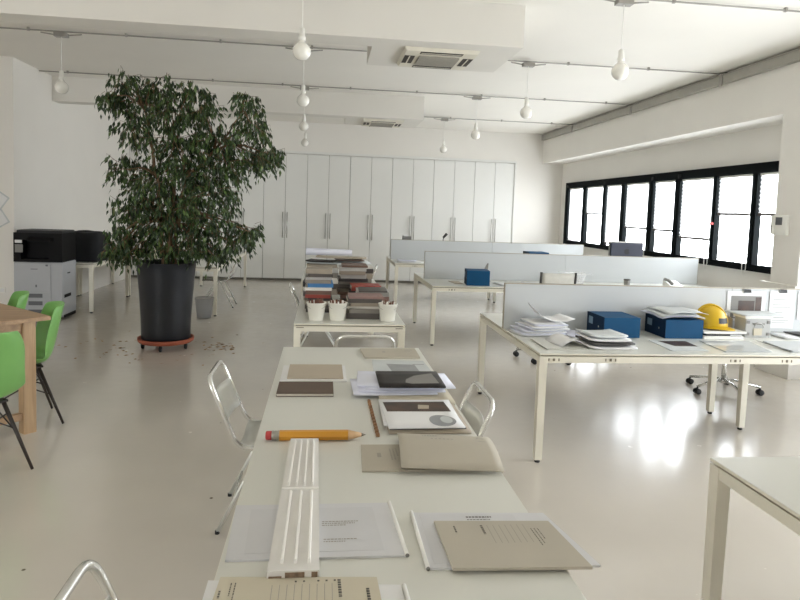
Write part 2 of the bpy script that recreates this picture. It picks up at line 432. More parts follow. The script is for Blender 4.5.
pendant(2.38, 10.0, 'globe pendant lamp between the farther air conditioner and the next right lamp')
pendant(-.42, 12.5, 'small globe pendant lamp lowest in the middle column, before the wardrobes')
pendant(2.33, 12.5, 'small globe pendant lamp over the right wardrobes, nearest the back wall')
o = empty('cable_trunking', 'long grey cable trunking fixed high on the right beam', 'trunking', (XR, 0, 3.43))
MB().box(-.07, -.001, YN+.1, YB-.05, .0, .115).build('trunking_body', M['trunk'], o)
MB().box(-.075, -.07, YN+.1, YB-.05, .1, .115).build('trunking_lid_lip', M['conduit'], o)
for y in (5.25, 7.62, 10.0, 12.5):
    MB().box(-.085, -.0705, y-.03, y+.03, -.03, .13).build('trunking_bracket', M['conduit'], o)

def air_con(x0, x1, y0, y1, label):
    cx, cy = (x0+x1)/2, (y0+y1)/2; hx, hy = (x1-x0)/2, (y1-y0)/2
    o = empty('air_conditioner', label, 'air conditioner', (cx, cy, 3.2), group='ceiling air conditioners')
    m = MB(); m.hull([(-hx+.02, -hy+.02, -.035), (hx-.02, -hy+.02, -.035), (hx-.02, hy-.02, -.035), (-hx+.02, hy-.02, -.035)], [(-hx, -hy, -.001), (hx, -hy, -.001), (hx, hy, -.001), (-hx, hy, -.001)])
    m.build('casing', M['accase'], o)
    q = .17
    m = MB().box(-q*1.15, q*1.15, -q, q, -.05, -.0355)
    for i in range(14): y = -q+.012+i*(2*q-.02)/14; m.box(-q*1.1, q*1.1, y, y+.008, -.054, -.05)
    m.build('intake_grille', M['acgrey'], o)
    for sx, sy, a, b in ((0, -1, q*1.2, .045), (0, 1, q*1.2, .045), (-1, 0, .05, q*.9), (1, 0, .05, q*.9)):
        px_, py_ = sx*(hx-.075), sy*(hy-.07)
        m = MB().box(px_-a, px_+a, py_-b, py_+b, -.037, -.0355); m.box(px_-(a*.95 if not sx else a*.10), px_+(a*.95 if not sx else a*.10), py_-(b*.06 if not sx else b*.95), py_+(b*.06 if not sx else b*.95), -.042, -.0371, 1)
        m.build('air_slot', [M['acdark'], M['accase']], o)
air_con(.70, 1.42, 5.9, 6.6, 'ceiling cassette air conditioner in the nearer dropped box')
air_con(.6, 1.3, 10.65, 11.4, 'ceiling cassette air conditioner in the farther dropped box')

# wardrobes ----------------------------------------------------------
W = .9643
def wardrobe():
    o = empty('wardrobe', '', 'wardrobe', (0, YB, 0), group='white wardrobes along the back wall')
    m = MB().box(.004, W-.004, .02, .58, .06, 2.87); m.box(.01, W-.01, .05, .55, 0, .06, 1)
    m.build('carcass', [M['gap'], M['gap']], o)
    for k in (0, 1):
        a = W/2*k
        d = MB().bbox(a+.004, a+W/2-.004, -.005, .0195, .055, 2.868, .002).build('wardrobe_door', M['cab'], o)
        x = W/2+(-.05 if k == 0 else .05)
        h = MB().tube([(x, -.035, .98), (x, -.035, 1.56)], .008, 8)
        for z in (1.03, 1.51): h.tube([(x, -.036, z), (x, -.004, z)], .005, 6)
        h.build('door_handle', M['steel'], d)
    return o
names = ['far left end, beside the left wall', 'second from the left wall, behind the tree', 'third from the left wall, right edge of the tree crown', 'fourth from the left wall, just right of the tree',
         'behind the left book piles', 'behind the right end of the paper roll', 'sixth from the left, above the tall book stacks', 'second from the right end, above the farthest desk screen', 'right end of the row, next to bare wall']
names[5] = 'fourth from the right end of the row'; names[6] = 'third from the right end, behind the lowest globe lamp'
wd = wardrobe()
for k in range(9):
    o = wd if k == 0 else copy_tree(wd)
    o.location = (XL+.003+W*k, YB, 0)
    o['label'] = 'tall white two-door wardrobe, '+names[k]

# ------------------------------------------------------------------ desks and tables
def leg_mb(x, y, z1=.665, w=.05):
    a, b = w/2, w/2*.86
    bot = [(x-b, y-b, .02), (x+b, y-b, .02), (x+b, y+b, .02), (x-b, y+b, .02)]
    top = [(x-a, y-a, z1), (x+a, y-a, z1), (x+a, y+a, z1), (x-a, y+a, z1)]
    return MB().hull(bot, top)
def desk(name, label, cat, x0, x1, y0, y1, legs, rows=1, cols=1, marks=(), group=None, zt=.74):
    """steel frame desk; coordinates are absolute, the empty stands at the centre"""
    cx, cy = (x0+x1)/2, (y0+y1)/2
    o = empty(name, label, cat, (cx, cy, 0), group=group)
    def L(x): return x-cx
    def K(y): return y-cy
    for r in range(rows):
        for k in range(cols):
            ya, yb = y0+(y1-y0)*r/rows, y0+(y1-y0)*(r+1)/rows; xa, xb = x0+(x1-x0)*k/cols, x0+(x1-x0)*(k+1)/cols
            g = .003
            xa2, xb2, ya2, yb2 = L(xa)+(g if k else 0), L(xb)-(g if k < cols-1 else 0), K(ya)+(g if r else 0), K(yb)-(g if r < rows-1 else 0)
            m = MB().box(xa2, xb2, ya2, yb2, .728, .7385, 1); m.box(xa2+.0015, xb2-.0015, ya2+.0015, yb2-.0015, .7385, .74, 0)
            m.build('tabletop', [M['top'], M['cream']], o)
    e = .004; w = .045; lw = .055
    m = MB()
    m.box(L(x0)+lw, L(x1)-lw, K(y0)+e, K(y0)+e+w, .675, .7185); m.box(L(x0)+lw, L(x1)-lw, K(y1)-e-w, K(y1)-e, .675, .7185)
    m.box(L(x0)+e, L(x0)+e+w, K(y0)+lw, K(y1)-lw, .675, .7185); m.box(L(x1)-e-w, L(x1)-e, K(y0)+lw, K(y1)-lw, .675, .7185)
    if rows == 2: m.box(L(x0)+e+w, L(x1)-e-w, -.06, .06, .675, .7185)
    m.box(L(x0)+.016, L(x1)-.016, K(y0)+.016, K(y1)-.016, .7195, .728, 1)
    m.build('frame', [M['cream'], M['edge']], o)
    for x, y in legs:
        l_ = leg_mb(L(x), K(y), .719, lw).build('leg', M['cream'], o)
        MB().lathe([(.018, 0), (.02, .006), (.012, .02)], (L(x), K(y), 0), 12).build('leg_foot', M['rubber'], l_)
    for x in marks:
        m = MB(); y = K(y0)+e
        for d in (-.035, .035): m.box(L(x)+d-.004, L(x)+d+.004, y-.002, y-.0002, .688, .706)
        m.box(L(x)-.008, L(x)+.008, y-.002, y-.0002, .688, .706); m.box(L(x)-.004, L(x)+.004, y-.004, y-.002, .693, .701)
        m.build('cable_slot', M['edge'], o)
    o.scale = (1, 1, zt/.74)
    if name == 'work_table':
        for xx in (L(x0)+.02, L(x1)-.02-.06):
            m = MB().box(xx, xx+.06, K(y0)-.0022, K(y0)-.0004, .704, .71); m.build('joint_mark', M['edge'], o)
    return o
def corners(x0, x1, y0, y1, i=.0277): return [(x0+i, y0+i), (x1-i, y0+i), (x0+i, y1-i), (x1-i, y1-i)]
desk('work_table', 'long white table in the foreground covered with folders and a big pencil', 'table', -.25, .66, .95, 4.18, corners(-.25, .66, .95, 4.18))
desk('work_table', 'white table carrying the book piles and three buckets', 'table', -.225, .68, 5.04, 8.15, corners(-.225, .68, 5.04, 8.15))
desk('work_table', 'second white table behind the book piles, near the wardrobes', 'table', -.28, .68, 8.18, 11.3, corners(-.28, .68, 8.18, 11.3))
def bench(label, x0, x1, y0, y1, marks, zt=.755):
    xm = (x0+x1)/2; yc = (y0+y1)/2
    return desk('bench_desk', label, 'desk', x0, x1, y0, y1, corners(x0, x1, y0, y1)+[(xm, yc-.2), (xm, yc+.2)], 2, 2, marks, 'double bench desks by the window', zt)
bench('double bench desk with blue boxes and yellow helmet, nearest the window column', 1.45, 5.32, 3.98, 5.62, (1.55, 1.95, 2.86, 3.25), .755)
bench('middle double bench desk carrying one blue box on its near half', 1.35, 5.38, 7.63, 9.24, (1.6, 2.3, 3.2))
bench('farthest double bench desk, in front of the wardrobes', 1.25, 5.2, 10.87, 12.48, (1.6, 2.3))
bench('empty double bench desk at lower right, only its corner in view', 1.515, 5.3, .62, 2.215, ())
def screen(label, x0, x1, y, joints, z0=.757, h_=.372):
    o = empty('desk_screen', label, 'desk screen', ((x0+x1)/2, y, z0), group='white desk screens')
    o.scale = (1, 1, h_/.38)
    h = (x1-x0)/2; n = len(joints)+1; xs = [x0]+list(joints)+[x1]
    for i in range(n):
        a, b = xs[i]-(x0+x1)/2, xs[i+1]-(x0+x1)/2
        MB().box(a+.002, b-.002, -.012, .012, .0, .38).build('screen_panel', M['screen'], o)
    m = MB().box(-h, h, -.014, .014, .38, .388); m.box(-h-.004, -h, -.014, .014, 0, .388); m.box(h, h+.004, -.014, .014, 0, .388)
    m.build('screen_trim', M['screen_trim'], o)
screen('long white desk screen behind the helmet and blue boxes, nearest', 1.447, 5.28, 4.85, (3.40,), .757, .362)
screen('long white desk screen on the middle bench desk, below the computer', 1.375, 5.37, 8.45, (3.38,))
screen('long white desk screen on the farthest bench desk, before the wardrobes', 1.25, 5.03, 11.7, (3.2,))
desk('side_table', 'white side table against the left wall under the black cloth bundle', 'table', -4.25, -3.38, 9.66, 11.42, corners(-4.25, -3.38, 9.66, 11.42))
desk('side_table', 'white side table farther along the left wall, toward the wardrobes', 'table', -4.25, -3.38, 11.46, 13.2, corners(-4.25, -3.38, 11.46, 13.2))
desk('side_table', 'white table mostly hidden behind the potted tree', 'table', -2.5, -1.57, 9.54, 13.12, corners(-2.5, -1.57, 9.54, 13.12))

# ------------------------------------------------------------------ folding aluminium chairs
def arc(p, q, r, n=4):
    """fillet helper: polyline with rounded corners"""
    out = [Vector(p[0])]
    for i in range(1, len(p)-1):
        a, b, c_ = Vector(p[i-1]), Vector(p[i]), Vector(p[i+1])
        u = (a-b).normalized(); v = (c_-b).normalized(); rr = min(r, (a-b).length/2.1, (c_-b).length/2.1)
        s0, s1 = b+u*rr, b+v*rr
        for k in range(n+1):
            t = k/n; out.append(s0*(1-t)**2+b*2*t*(1-t)+s1*t*t)
    out.append(Vector(p[-1])); return out
def folding_chair(label):
    o = empty('folding_chair', label, 'chair', group='aluminium folding chairs')
    h = .2; zs = .445
    tp = (-.345, .80)
    path = [(.2, h, zs), (-.19, h, zs-.01), (tp[0], h, tp[1]), (tp[0], -h, tp[1]), (-.19, -h, zs-.01), (.2, -h, zs)]
    MB().tube(arc(path, 0, .075, 5), .0125, 8).build('tube_frame', M['chrome'], o)
    P = []
    for i in range(7):
        x = -.185+.38*i/6; P.append([(x, -h+.01+2*(h-.01)*j/6, zs+.006-.012*math.sin(PI*j/6)*math.sin(PI*i/6)) for j in range(7)])
    MB().grid(P, 0, .006).build('seat', M['alu'], o)
    P = []
    for i in range(5):
        t = .30+.42*i/4; x = -.19+(tp[0]+.19)*t; z = zs-.01+(tp[1]-zs+.01)*t
        P.append([(x-.03*math.sin(PI*j/6), -h+.008+2*(h-.008)*j/6, z) for j in range(7)])
    MB().grid(P, 0, .005).build('backrest', M['alu'], o)
    for sy in (-1, 1):
        l_ = MB().tube([(-.08, sy*(h-.005), zs-.018), (-.285, sy*(h+.012), .012)], .010, 8).build('leg', M['alu'], o)
        MB().lathe([(.012, 0), (.012, .016)], (-.287, sy*(h+.012), 0), 10).build('leg_cap', M['rubber'], l_)
        l_ = MB().tube([(-.02, sy*(h-.026), zs-.018), (.235, sy*(h-.005), .012)], .010, 8).build('leg', M['alu'], o)
        MB().lathe([(.012, 0), (.012, .016)], (.237, sy*(h-.005), 0), 10).build('leg_cap', M['rubber'], l_)
    for xx in (-.217, .172): MB().tube([(xx, -h+.008, .15), (xx, h-.008, .15)], .007, 6).build('stretcher', M['chrome'], o)
    return o
fc = folding_chair('folding aluminium chair left of the foreground table, whole back in view')
fc.location = (-.215, 3.37, 0); fc.rotation_euler = (0, 0, 0)
dup(fc, (-.205, 1.36, 0), .0, 'folding aluminium chair at bottom left corner, only its back top showing')
dup(fc, (.455, 2.95, 0), PI, 'folding aluminium chair right of the foreground table')
dup(fc, (.30, 4.60, 0), PI/2, 'folding aluminium chair between the foreground table and the book table')
dup(fc, (-.02, 7.1, 0), .05, 'folding aluminium chair left of the book piles')
dup(fc, (.5, 9.9, 0), PI-.1, 'folding aluminium chair at the right of the far table, behind the books')
dup(fc, (-1.74, 10.58, 0), PI, 'folding aluminium chair right of the tree, at the table behind it')

# ------------------------------------------------------------------ green shell chairs and wooden table
def shell_chair(label):
    o = empty('shell_chair', label, 'chair', group='green shell chairs')
    prof = [(.235, .43), (.22, .455), (.10, .452), (-.04, .44), (-.13, .445), (-.185, .49), (-.215, .58), (-.24, .70), (-.265, .81), (-.288, .89)]
    n = len(prof); K = 12; P = []
    wid = [.17, .2, .225, .235, .235, .235, .232, .225, .21, .165]
    for i, (x, z) in enumerate(prof):
        row = []; b = max(0, min(1, (i-3)/3))
        for j in range(K+1):
            u = -1+2*j/K; a = abs(u)**2.6
            row.append((x+a*(.10*b-.01*(1-b)), u*wid[i], z+a*(.075*(1-b)*min(1, i/2+.3)+.02*b*(1 if i < 8 else -.8))))
        P.append(row)
    ob = MB().grid(P, 0, .008).build('seat_shell', M['green'], o)
    sd = ob.modifiers.new('smooth', 'SUBSURF'); sd.levels = 1; sd.render_levels = 2
    for sx in (-1, 1):
        for sy in (-1, 1):
            l_ = MB().tube([(sx*.09, sy*.11, .435), (sx*.235, sy*.215, .004)], .0135, 10, 0, .009).build('leg', M['chairleg'], o)
    m = MB()
    for sx in (-1, 1): m.tube([(sx*.15, -.15, .26), (sx*.05, .11, .42)], .005, 6); m.tube([(sx*.15, .15, .26), (sx*.05, -.11, .42)], .005, 6)
    for sy in (-1, 1): m.tube([(-.17, sy*.165, .22), (.12, sy*.135, .36)], .005, 6); m.tube([(.17, sy*.165, .22), (-.12, sy*.135, .36)], .005, 6)
    m.box(-.12, .12, -.13, .13, .425, .437)
    m.build('brace_wires', M['chairleg'], o)
    return o
def ang(fx, fy): return math.atan2(fy, fx)
gB = shell_chair('green shell chair at the right corner of the wooden table')
gB.location = (-2.21, 4.88, 0); gB.rotation_euler = (0, 0, ang(-.85, -.53))
dup(gB, (-2.70, 5.42, 0), ang(-.85, -.53), 'green shell chair in front of the printer, behind the wooden table')
dup(gB, (-2.07, 3.99, 0), ang(-.74, .67), 'green shell chair nearest at left edge, seen from behind')
tip = Vector((-1.915, 4.667)); dA = Vector((-.74, .673)); dB = Vector((-.673, -.74))
o = empty('dining_table', 'oak wooden table with thick square legs at left edge', 'table', (tip.x, tip.y, 0))
T_ = Matrix(((dA.x, dB.x, 0, 0), (dA.y, dB.y, 0, 0), (0, 0, 1, 0), (0, 0, 0, 1)))
LA, LB = 1.7, .95
MB().bbox(0, LA, 0, LB, .812, .84, .003).build('tabletop', M['oak'], o, T_)
m = MB(); i = .07; t = .025
m.box(i+.04, LA-i-.04, i+.02, i+.02+t, .72, .812); m.box(i+.04, LA-i-.04, LB-i-.02-t, LB-i-.02, .72, .812)
m.box(i+.02, i+.02+t, i+.04, LB-i-.04, .72, .812); m.box(LA-i-.02-t, LA-i-.02, i+.04, LB-i-.04, .72, .812)
m.build('apron', M['oak'], o, T_)
for a in (i, LA-i-.085):
    for b in (i, LB-i-.085): MB().bbox(a, a+.085, b, b+.085, 0, .812, .004).build('leg', M['oakleg'], o, T_)
MB().box(i+.02, i+.06, i+.085, LB-i-.085, .10, .15).build('stretcher', M['oak'], o, T_); MB().box(LA-i-.06, LA-i-.02, i+.085, LB-i-.085, .10, .15).build('stretcher', M['oak'], o, T_)

# ------------------------------------------------------------------ printer, cloth bundle, wall papers, switch
o = empty('printer', 'big grey office printer with black scanner top, left of the tree', 'printer', (-3.90, 9.345, 0), .04)
m = MB(); m.bbox(-.31, .31, -.27, .27, .04, .80, .012); m.build('printer_cabinet', M['prgrey'], o)
for z0, z1 in ((.06, .165), (.17, .28), (.285, .385)):
    d = MB().bbox(-.30, .165, -.282, -.2705, z0, z1, .003).build('paper_drawer', M['prgrey'], o)
    MB().box(-.12, .06, -.284, -.2822, z1-.075, z1-.02).build('drawer_handle', M['slot'], d)
m = MB().bbox(-.30, .165, -.282, -.2705, .40, .785, .004).build('front_door', M['prgrey'], o)
MB().box(-.09, 0, -.284, -.2825, .70, .71).build('name_mark', M['slot'], o); MB().box(-.03, -.01, -.284, -.2825, .455, .49).build('front_emblem', M['slot'], o); MB().box(.10, .13, -.284, -.2825, .745, .77).build('power_button', M['slot'], o)
MB().bbox(.17, .312, -.275, .268, .06, .79, .004).build('side_cover', M['prgrey'], o)
MB().box(.3125, .316, -.2, .05, .30, .345).build('side_handle', M['prdark'], o); MB().box(.3125, .316, -.08, .02, .63, .645).build('side_latch', M['prdark'], o)
m = MB(); m.box(.3125, .322, -.22, .22, .02, .06); m.build('side_foot_guard', M['prdark'], o)
m = MB(); m.box(-.31, .31, -.10, .27, .80, 1.20); m.box(-.31, -.22, -.27, -.10, .80, 1.20); m.box(.14, .31, -.27, -.10, .80, 1.20); m.box(-.22, .14, -.27, -.10, 1.10, 1.20); m.box(-.22, .14, -.27, -.10, .80, .84)
m.build('scanner_body', M['prdark'], o)
m = MB(); m.bbox(-.28, .30, -.25, .26, 1.20, 1.235, .01); m.build('document_feeder', M['rubber'], o)
m = MB(); m.hull([(-.10, -.36, 1.085), (.18, -.36, 1.085), (.20, -.27, 1.09), (-.12, -.27, 1.09)], [(-.10, -.36, 1.095), (.18, -.36, 1.095), (.20, -.27, 1.14), (-.12, -.27, 1.14)]); m.build('control_panel', M['prdark'], o)
m = MB(); m.box(-.29, -.20, -.275, -.2705, 1.06, 1.10); m.box(-.29, -.19, -.275, -.2705, .93, 1.04, 1); m.build('front_sticker', [M['paper'], M['midgrey']], o)
m = MB()
for sx in (-.25, .25):
    for sy in (-.2, .2): m.lathe([(.03, 0), (.03, .045)], (sx, sy, 0), 12)
m.build('printer_feet', M['rubber'], o)

P = []
N1, N2 = 14, 24
for i in range(N1+1):
    v = i/N1; row = []
    for j in range(N2):
        a = 2*PI*j/N2; sq = 1/max(abs(math.cos(a)), abs(math.sin(a)))**.75
        r = (1 if v < .62 else math.cos((v-.62)/.38*PI/2)**.45 if v < 1 else 0)
        r = max(r, .02); fold = 1+.035*math.sin(7*a+3*v)*(1-v)
        row.append((.27*r*sq*fold*(1+.08*(1-v))*math.cos(a), .34*r*sq*fold*(1+.08*(1-v))*math.sin(a), .445*min(1, v*1.25)**.95+.012*math.sin(3*a+2)*v))
    row.append(row[0]); P.append(row)
m = MB().grid(P)
o = m.build('covered_machine', M['cloth']); o.location = (-3.68, 10.22, .742)
tag(o, 'machine draped in black cloth on the table by the left wall', 'covered machine')
sub = MB().box(-.24, -.02, -.36, -.30, .002, .10); sub.build('machine_base', M['midgrey'], o)

def wall_sheet(x, z, w, h, a, label):
    T = Matrix.Translation((x, 9.2465, z)) @ Matrix.Rotation(a, 4, 'Y')
    o = empty('pinned_paper', label, 'paper', (x, 9.2465, z), group='papers pinned on the left wall')
    o.rotation_euler = (0, a, 0)
    MB().box(-w/2, w/2, -.001, .001, -h/2, h/2).build('sheet', M['grey_print'], o)
    m = MB().box(-w/2+.02, w/2-.02, -.0016, -.0011, -h/2+.02, h/2-.02); m.build('print', M['paper'], o)
    m = MB()
    for k in range(5): m.box(-w*.3, w*(.1+.05*(k % 3)), -.0022, -.0017, -h*.3+k*.03, -h*.3+k*.03+.006)
    m.build('text_lines', M['inkl'], o)
wall_sheet(-4.55, 1.69, .40, .22, .62, 'upper tilted sheet pinned on the wall at left edge')
wall_sheet(-4.55, 1.32, .40, .22, -.55, 'lower tilted sheet pinned on the wall at left edge')
o = empty('wall_socket', 'white socket plate low on the left wall', 'socket', (-4.44, 9.2485, .38))
MB().bbox(-.05, .05, -.008, .0, -.04, .04, .002).build('plate', M['white'], o); MB().box(-.03, .03, -.01, -.0082, -.025, .025).build('insert', M['paper'], o)

# intercom
o = empty('intercom', 'white wall intercom with handset on the column right of the window', 'intercom', (XR-.0215, 6.40, 1.66))
MB().bbox(-.045, 0, -.11, .11, -.11, .11, .01).build('intercom_body', M['white'], o)
MB().box(-.047, -.0452, -.045, .055, .0, .085).build('intercom_screen', M['slot'], o)
m = MB(); m.bbox(-.07, -.0452, .062, .108, -.105, .105, .008); m.build('handset', M['white'], o)
m = MB()
for z in (-.075, -.05, -.025): m.box(-.073, -.0702, .075, .095, z, z+.012)
m.build('buttons', M['slot'], o)

# ------------------------------------------------------------------ potted tree
PX, PY = -1.79, 7.43
o = empty('potted_ficus', 'tall weeping fig tree in a dark blue black pot on a wheeled saucer', 'potted tree', (PX, PY, 0))
m = MB(); prof = [(.265, .115), (.27, .13), (.275, .35), (.295, .65), (.318, .92), (.328, .985), (.335, .995), (.332, 1.0), (.312, .995), (.305, .93)]
m.lathe(prof, n=40); m.build('plant_pot', M['pot'], o)
MB().lathe([(.305, .90), (.2, .915), (.02, .92)], n=24).build('soil', M['soil'], o)
sa = MB().lathe([(.02, .07), (.285, .072), (.305, .085), (.312, .125), (.30, .127), (.292, .112), (.1, .112)], n=40).build('saucer', M['terra'], o)
for k in range(5):
    a = -PI/2+2*PI*k/5; x, y = .25*math.cos(a), .25*math.sin(a)
    m = MB().lathe([(.028, -.014), (.034, -.01), (.034, .01), (.028, .014)], (x, y, .034), 14, 0, 'x'); m.box(x-.012, x+.012, y-.02, y+.02, .045, .071)
    m.build('caster', M['rubber'], sa)
trunks = [[(-1.81, .9), (-1.87, 1.47), (-1.89, 1.93), (-1.98, 2.37), (-2.04, 2.7), (-2.22, 2.95)], [(-1.72, .9), (-1.67, 1.54), (-1.59, 1.94), (-1.27, 2.29), (-.99, 2.7)],
          [(-1.79, .9), (-1.75, 1.4), (-1.70, 1.9), (-1.72, 2.3), (-1.62, 2.8)]]
BL = [(-2.25, 2.86, 0.22, 0.26), (-2.39, 2.71, 0.13, 0.15), (-1.96, 2.87, 0.24, 0.2), (-1.6, 2.84, 0.29, 0.15), (-1.82, 2.6, 0.37, 0.24), (-1.44, 2.62, 0.27, 0.2), (-2.2, 2.42, 0.28, 0.29), (-1.71, 2.27, 0.44, 0.34), (-2.28, 1.91, 0.2, 0.27), (-1.89, 1.87, 0.44, 0.32), (-1.27, 2.3, 0.36, 0.27), (-0.96, 2.72, 0.22, 0.16), (-0.88, 2.48, 0.25, 0.21), (-0.85, 2.14, 0.26, 0.2), (-0.65, 2.21, 0.15, 0.15), (-1.15, 2.05, 0.38, 0.3), (-1.34, 1.72, 0.4, 0.3), (-2.22, 1.48, 0.26, 0.23), (-1.76, 1.48, 0.47, 0.3), (-1.27, 1.4, 0.32, 0.25), (-2.35, 1.09, 0.16, 0.15), (-2.14, 1.06, 0.2, 0.16), (-0.9, 1.31, 0.15, 0.12), (-1.08, 1.19, 0.23, 0.14), (-1.25, 1.03, 0.18, 0.13), (-1.78, 1.08, 0.31, 0.13), (-1.53, 1.06, 0.16, 0.12), (-1.47, 1.97, 0.38, 0.29), (-1.62, 1.58, .26, .26), (-2.02, 1.66, .26, .24), (-2.32, 1.22, .18, .14), (-2.42, 1.0, .12, .1), (-1.95, 1.25, .25, .18), (-1.5, 1.25, .25, .18)]
tb = MB()
for k, t in enumerate(trunks):
    pts = [Vector((x-PX, (.05*math.sin(i*2+k) if i else (k-1)*.05), z)) for i, (x, z) in enumerate(t)]
    sm = []
    for i in range(len(pts)-1):
        for q in range(4): sm.append(pts[i].lerp(pts[i+1], q/4)+Vector((.012*math.sin(q*2.1+i+k), .012*math.cos(q*1.7+i), 0)))
    sm.append(pts[-1]); tb.tube(sm, .030, 8, 0, .007)
rb = random.Random(3)
nodes = [Vector((x-PX, 0, z)) for t in trunks for x, z in t[1:]]
blobs = []
for (x, z, a, b) in BL:
    d = min(.42, .62*math.sqrt(max(.05, 1-((x+1.6)/1.05)**2)))
    for sgn in (-.45, 0, .45):
        blobs.append((Vector((x-PX+.05+rb.uniform(-.04, .04), sgn*d*1.2, z+.07+rb.uniform(-.04, .03))), a, d*.55, b))
leaves = MB()
def leaf(p, d, s_):
    d = d.normalized(); w = d.cross(Vector((rb.uniform(-1, 1), rb.uniform(-1, 1), rb.uniform(-.2, .2)))).normalized(); n_ = d.cross(w)
    Lf = s_*rb.uniform(.8, 1.25); wd_ = Lf*.19
    a = p; b = p+d*Lf*.42+w*wd_; c_ = p+d*Lf+n_*Lf*.12; e = p+d*Lf*.42-w*wd_; mid = p+d*Lf*.45-n_*Lf*.06
    leaves.add([a, b, c_, e, mid], [(0, 1, 4), (1, 2, 4), (2, 3, 4), (3, 0, 4)])
for (cn, a, d, b) in blobs:
    near = min(nodes, key=lambda q: (q-cn-Vector((0, 0, -.25))).length)
    mid = near.lerp(cn, .5)+Vector((0, 0, .09))
    tb.tube([near, near.lerp(mid, .5)+Vector((0, 0, .03)), mid, mid.lerp(cn, .6), cn+Vector((0, 0, .02))], .010, 5, 0, .004)
    vol = a*d*b
    nt = int(8+a*b*160)
    for t in range(nt):
        while True:
            q = Vector((rb.uniform(-1, 1), rb.uniform(-1, 1), rb.uniform(-1, 1)))
            if .25 < q.length < 1: break
        e = cn+Vector((q.x*a, q.y*d, q.z*b))
        st = cn.lerp(e, .3)+Vector((0, 0, .05))
        end = e+Vector((0, 0, -.06))
        if rb.random() < .5: tb.tube([st, e+Vector((0, 0, .02)), end], .003, 3, 0, .0015)
        for k in range(7):
            p = st.lerp(e, .45+.09*k) if k < 6 else end
            p = p+Vector((rb.uniform(-.025, .025), rb.uniform(-.03, .03), rb.uniform(-.02, .02)))
            leaf(p, Vector((q.x*.45+rb.uniform(-.4, .4), q.y*.45+rb.uniform(-.4, .4), -1+rb.uniform(-.25, .35))), .072)
tb.build('trunk', M['bark'], o)
leaves.build('foliage', M['leaf'], o)
# dry leaves on the floor
m = MB()
for k in range(95):
    a = rb.uniform(0, 2*PI); r = .33+abs(rb.gauss(0, .28)); x, y = PX+r*math.cos(a)*1.25, PY+r*math.sin(a)
    if k % 3 == 0: x, y = PX+.45+rb.uniform(0, .35), PY+rb.uniform(-.15, .25)
    if abs(x-PX) < .3 and abs(y-PY) < .3: continue
    t = rb.uniform(0, 2*PI); s_ = rb.uniform(.018, .034); ca, sa_ = math.cos(t)*s_, math.sin(t)*s_
    m.add([(x-ca, y-sa_, .002), (x-sa_*.45, y+ca*.45, .008), (x+ca, y+sa_, .004), (x+sa_*.45, y-ca*.45, .002)], [(0, 1, 2), (0, 2, 3)])
tag(m.build('fallen_leaves', M['litter']), 'dry brown leaves scattered on the floor around the pot', 'leaves', kind='stuff')
# basket
o = empty('wastebasket', 'grey wire mesh wastebasket on the floor right of the pot', 'wastebasket', (-1.73, 9.42, 0))
MB().lathe([(.10, .012), (.135, .30)], n=28, caps=False).build('mesh_wall', M['netting'], o)
m = MB(); 
for r, z in ((.136, .30), (.101, .012)): m.tube([(r*math.cos(2*PI*i/24), r*math.sin(2*PI*i/24), z) for i in range(25)], .006, 6)
m.lathe([(.10, .002), (.10, .012)], n=24); m.build('rim_and_base', M['midgrey'], o)

# ------------------------------------------------------------------ paper goods
def quad_slab(poly, z0, z1, mi=0, mb=None):
    return (mb or MB()).prism(poly, z0, z1, mi)
def lines(mb, org, du, dv, n, gap, length, th, z, mi=0, r_=None, broken=True):
    """rows of little dashes standing for writing too small to read"""
    o_ = Vector(org); du = Vector(du).normalized(); dv = Vector(dv).normalized(); r_ = r_ or random.Random(5)
    for k in range(n):
        x = 0; Lk = length*(r_.uniform(.8, 1) if k < n-1 else .6)
        while x < Lk:
            w = r_.uniform(.003, .009) if broken else Lk
            p = o_+dv*gap*k+du*x; q = p+du*min(w, Lk-x)
            a, b, c_, d = p, q, q+dv*th, p+dv*th
            mb.add([(v.x, v.y, z) for v in (a, b, c_, d)], [(0, 1, 2, 3)], mi)
            x += w+.0022
def sorted_ccw(p):
    cx = sum(a for a, b in p)/len(p); cy = sum(b for a, b in p)/len(p)
    return sorted(p, key=lambda q: math.atan2(q[1]-cy, q[0]-cx))
ZT = .7405
def sheet_thing(name, poly, z0, z1, m, label, cat, group=None):
    cx = sum(p[0] for p in poly)/len(poly); cy = sum(p[1] for p in poly)/len(poly)
    o = MB().prism([(a-cx, b-cy) for a, b in sorted_ccw(poly)], 0, z1-z0).build(name, m)
    o.location = (cx, cy, z0)
    return tag(o, label, cat, group), cx, cy

# tracing paper booklet left, under the plaster relief
def spine(o, p, q, cx, cy, z, name='spine_bar', dark=True):
    a = Vector((p[0]-cx, p[1]-cy, z)); b = Vector((q[0]-cx, q[1]-cy, z))
    s_ = MB().tube([a, b], .0058, 10); ob = s_.build(name, M['white'], o)
    d = (b-a).normalized(); MB().tube([b, b+d*.002], .0054, 10).build('spine_end', M['midgrey'], ob)
o, cx, cy = sheet_thing('bound_booklet', [(-.249, 1.915), (.222, 1.912), (.240, 1.608), (-.235, 1.61)], ZT, ZT+.006, M['trace'], 'tracing paper booklet with white spine bar lying under the plaster relief', 'booklet')
m = MB(); m.prism(sorted_ccw([(-.20-cx, 1.885-cy), (.17-cx, 1.885-cy), (.185-cx, 1.635-cy), (-.19-cx, 1.637-cy)]), .0062, .0066); m.build('inner_sheet', M['tracein'], o)
m = MB(); lines(m, (.015-cx, 1.80-cy), (1, 0), (0, -1), 3, .011, .115, .005, .0072); lines(m, (.02-cx, 1.70-cy), (1, 0), (0, -1), 2, .012, .10, .005, .0072); m.build('printed_lettering', M['inkl'], o)
spine(o, (.226, 1.914), (.244, 1.606), cx, cy, .0062)
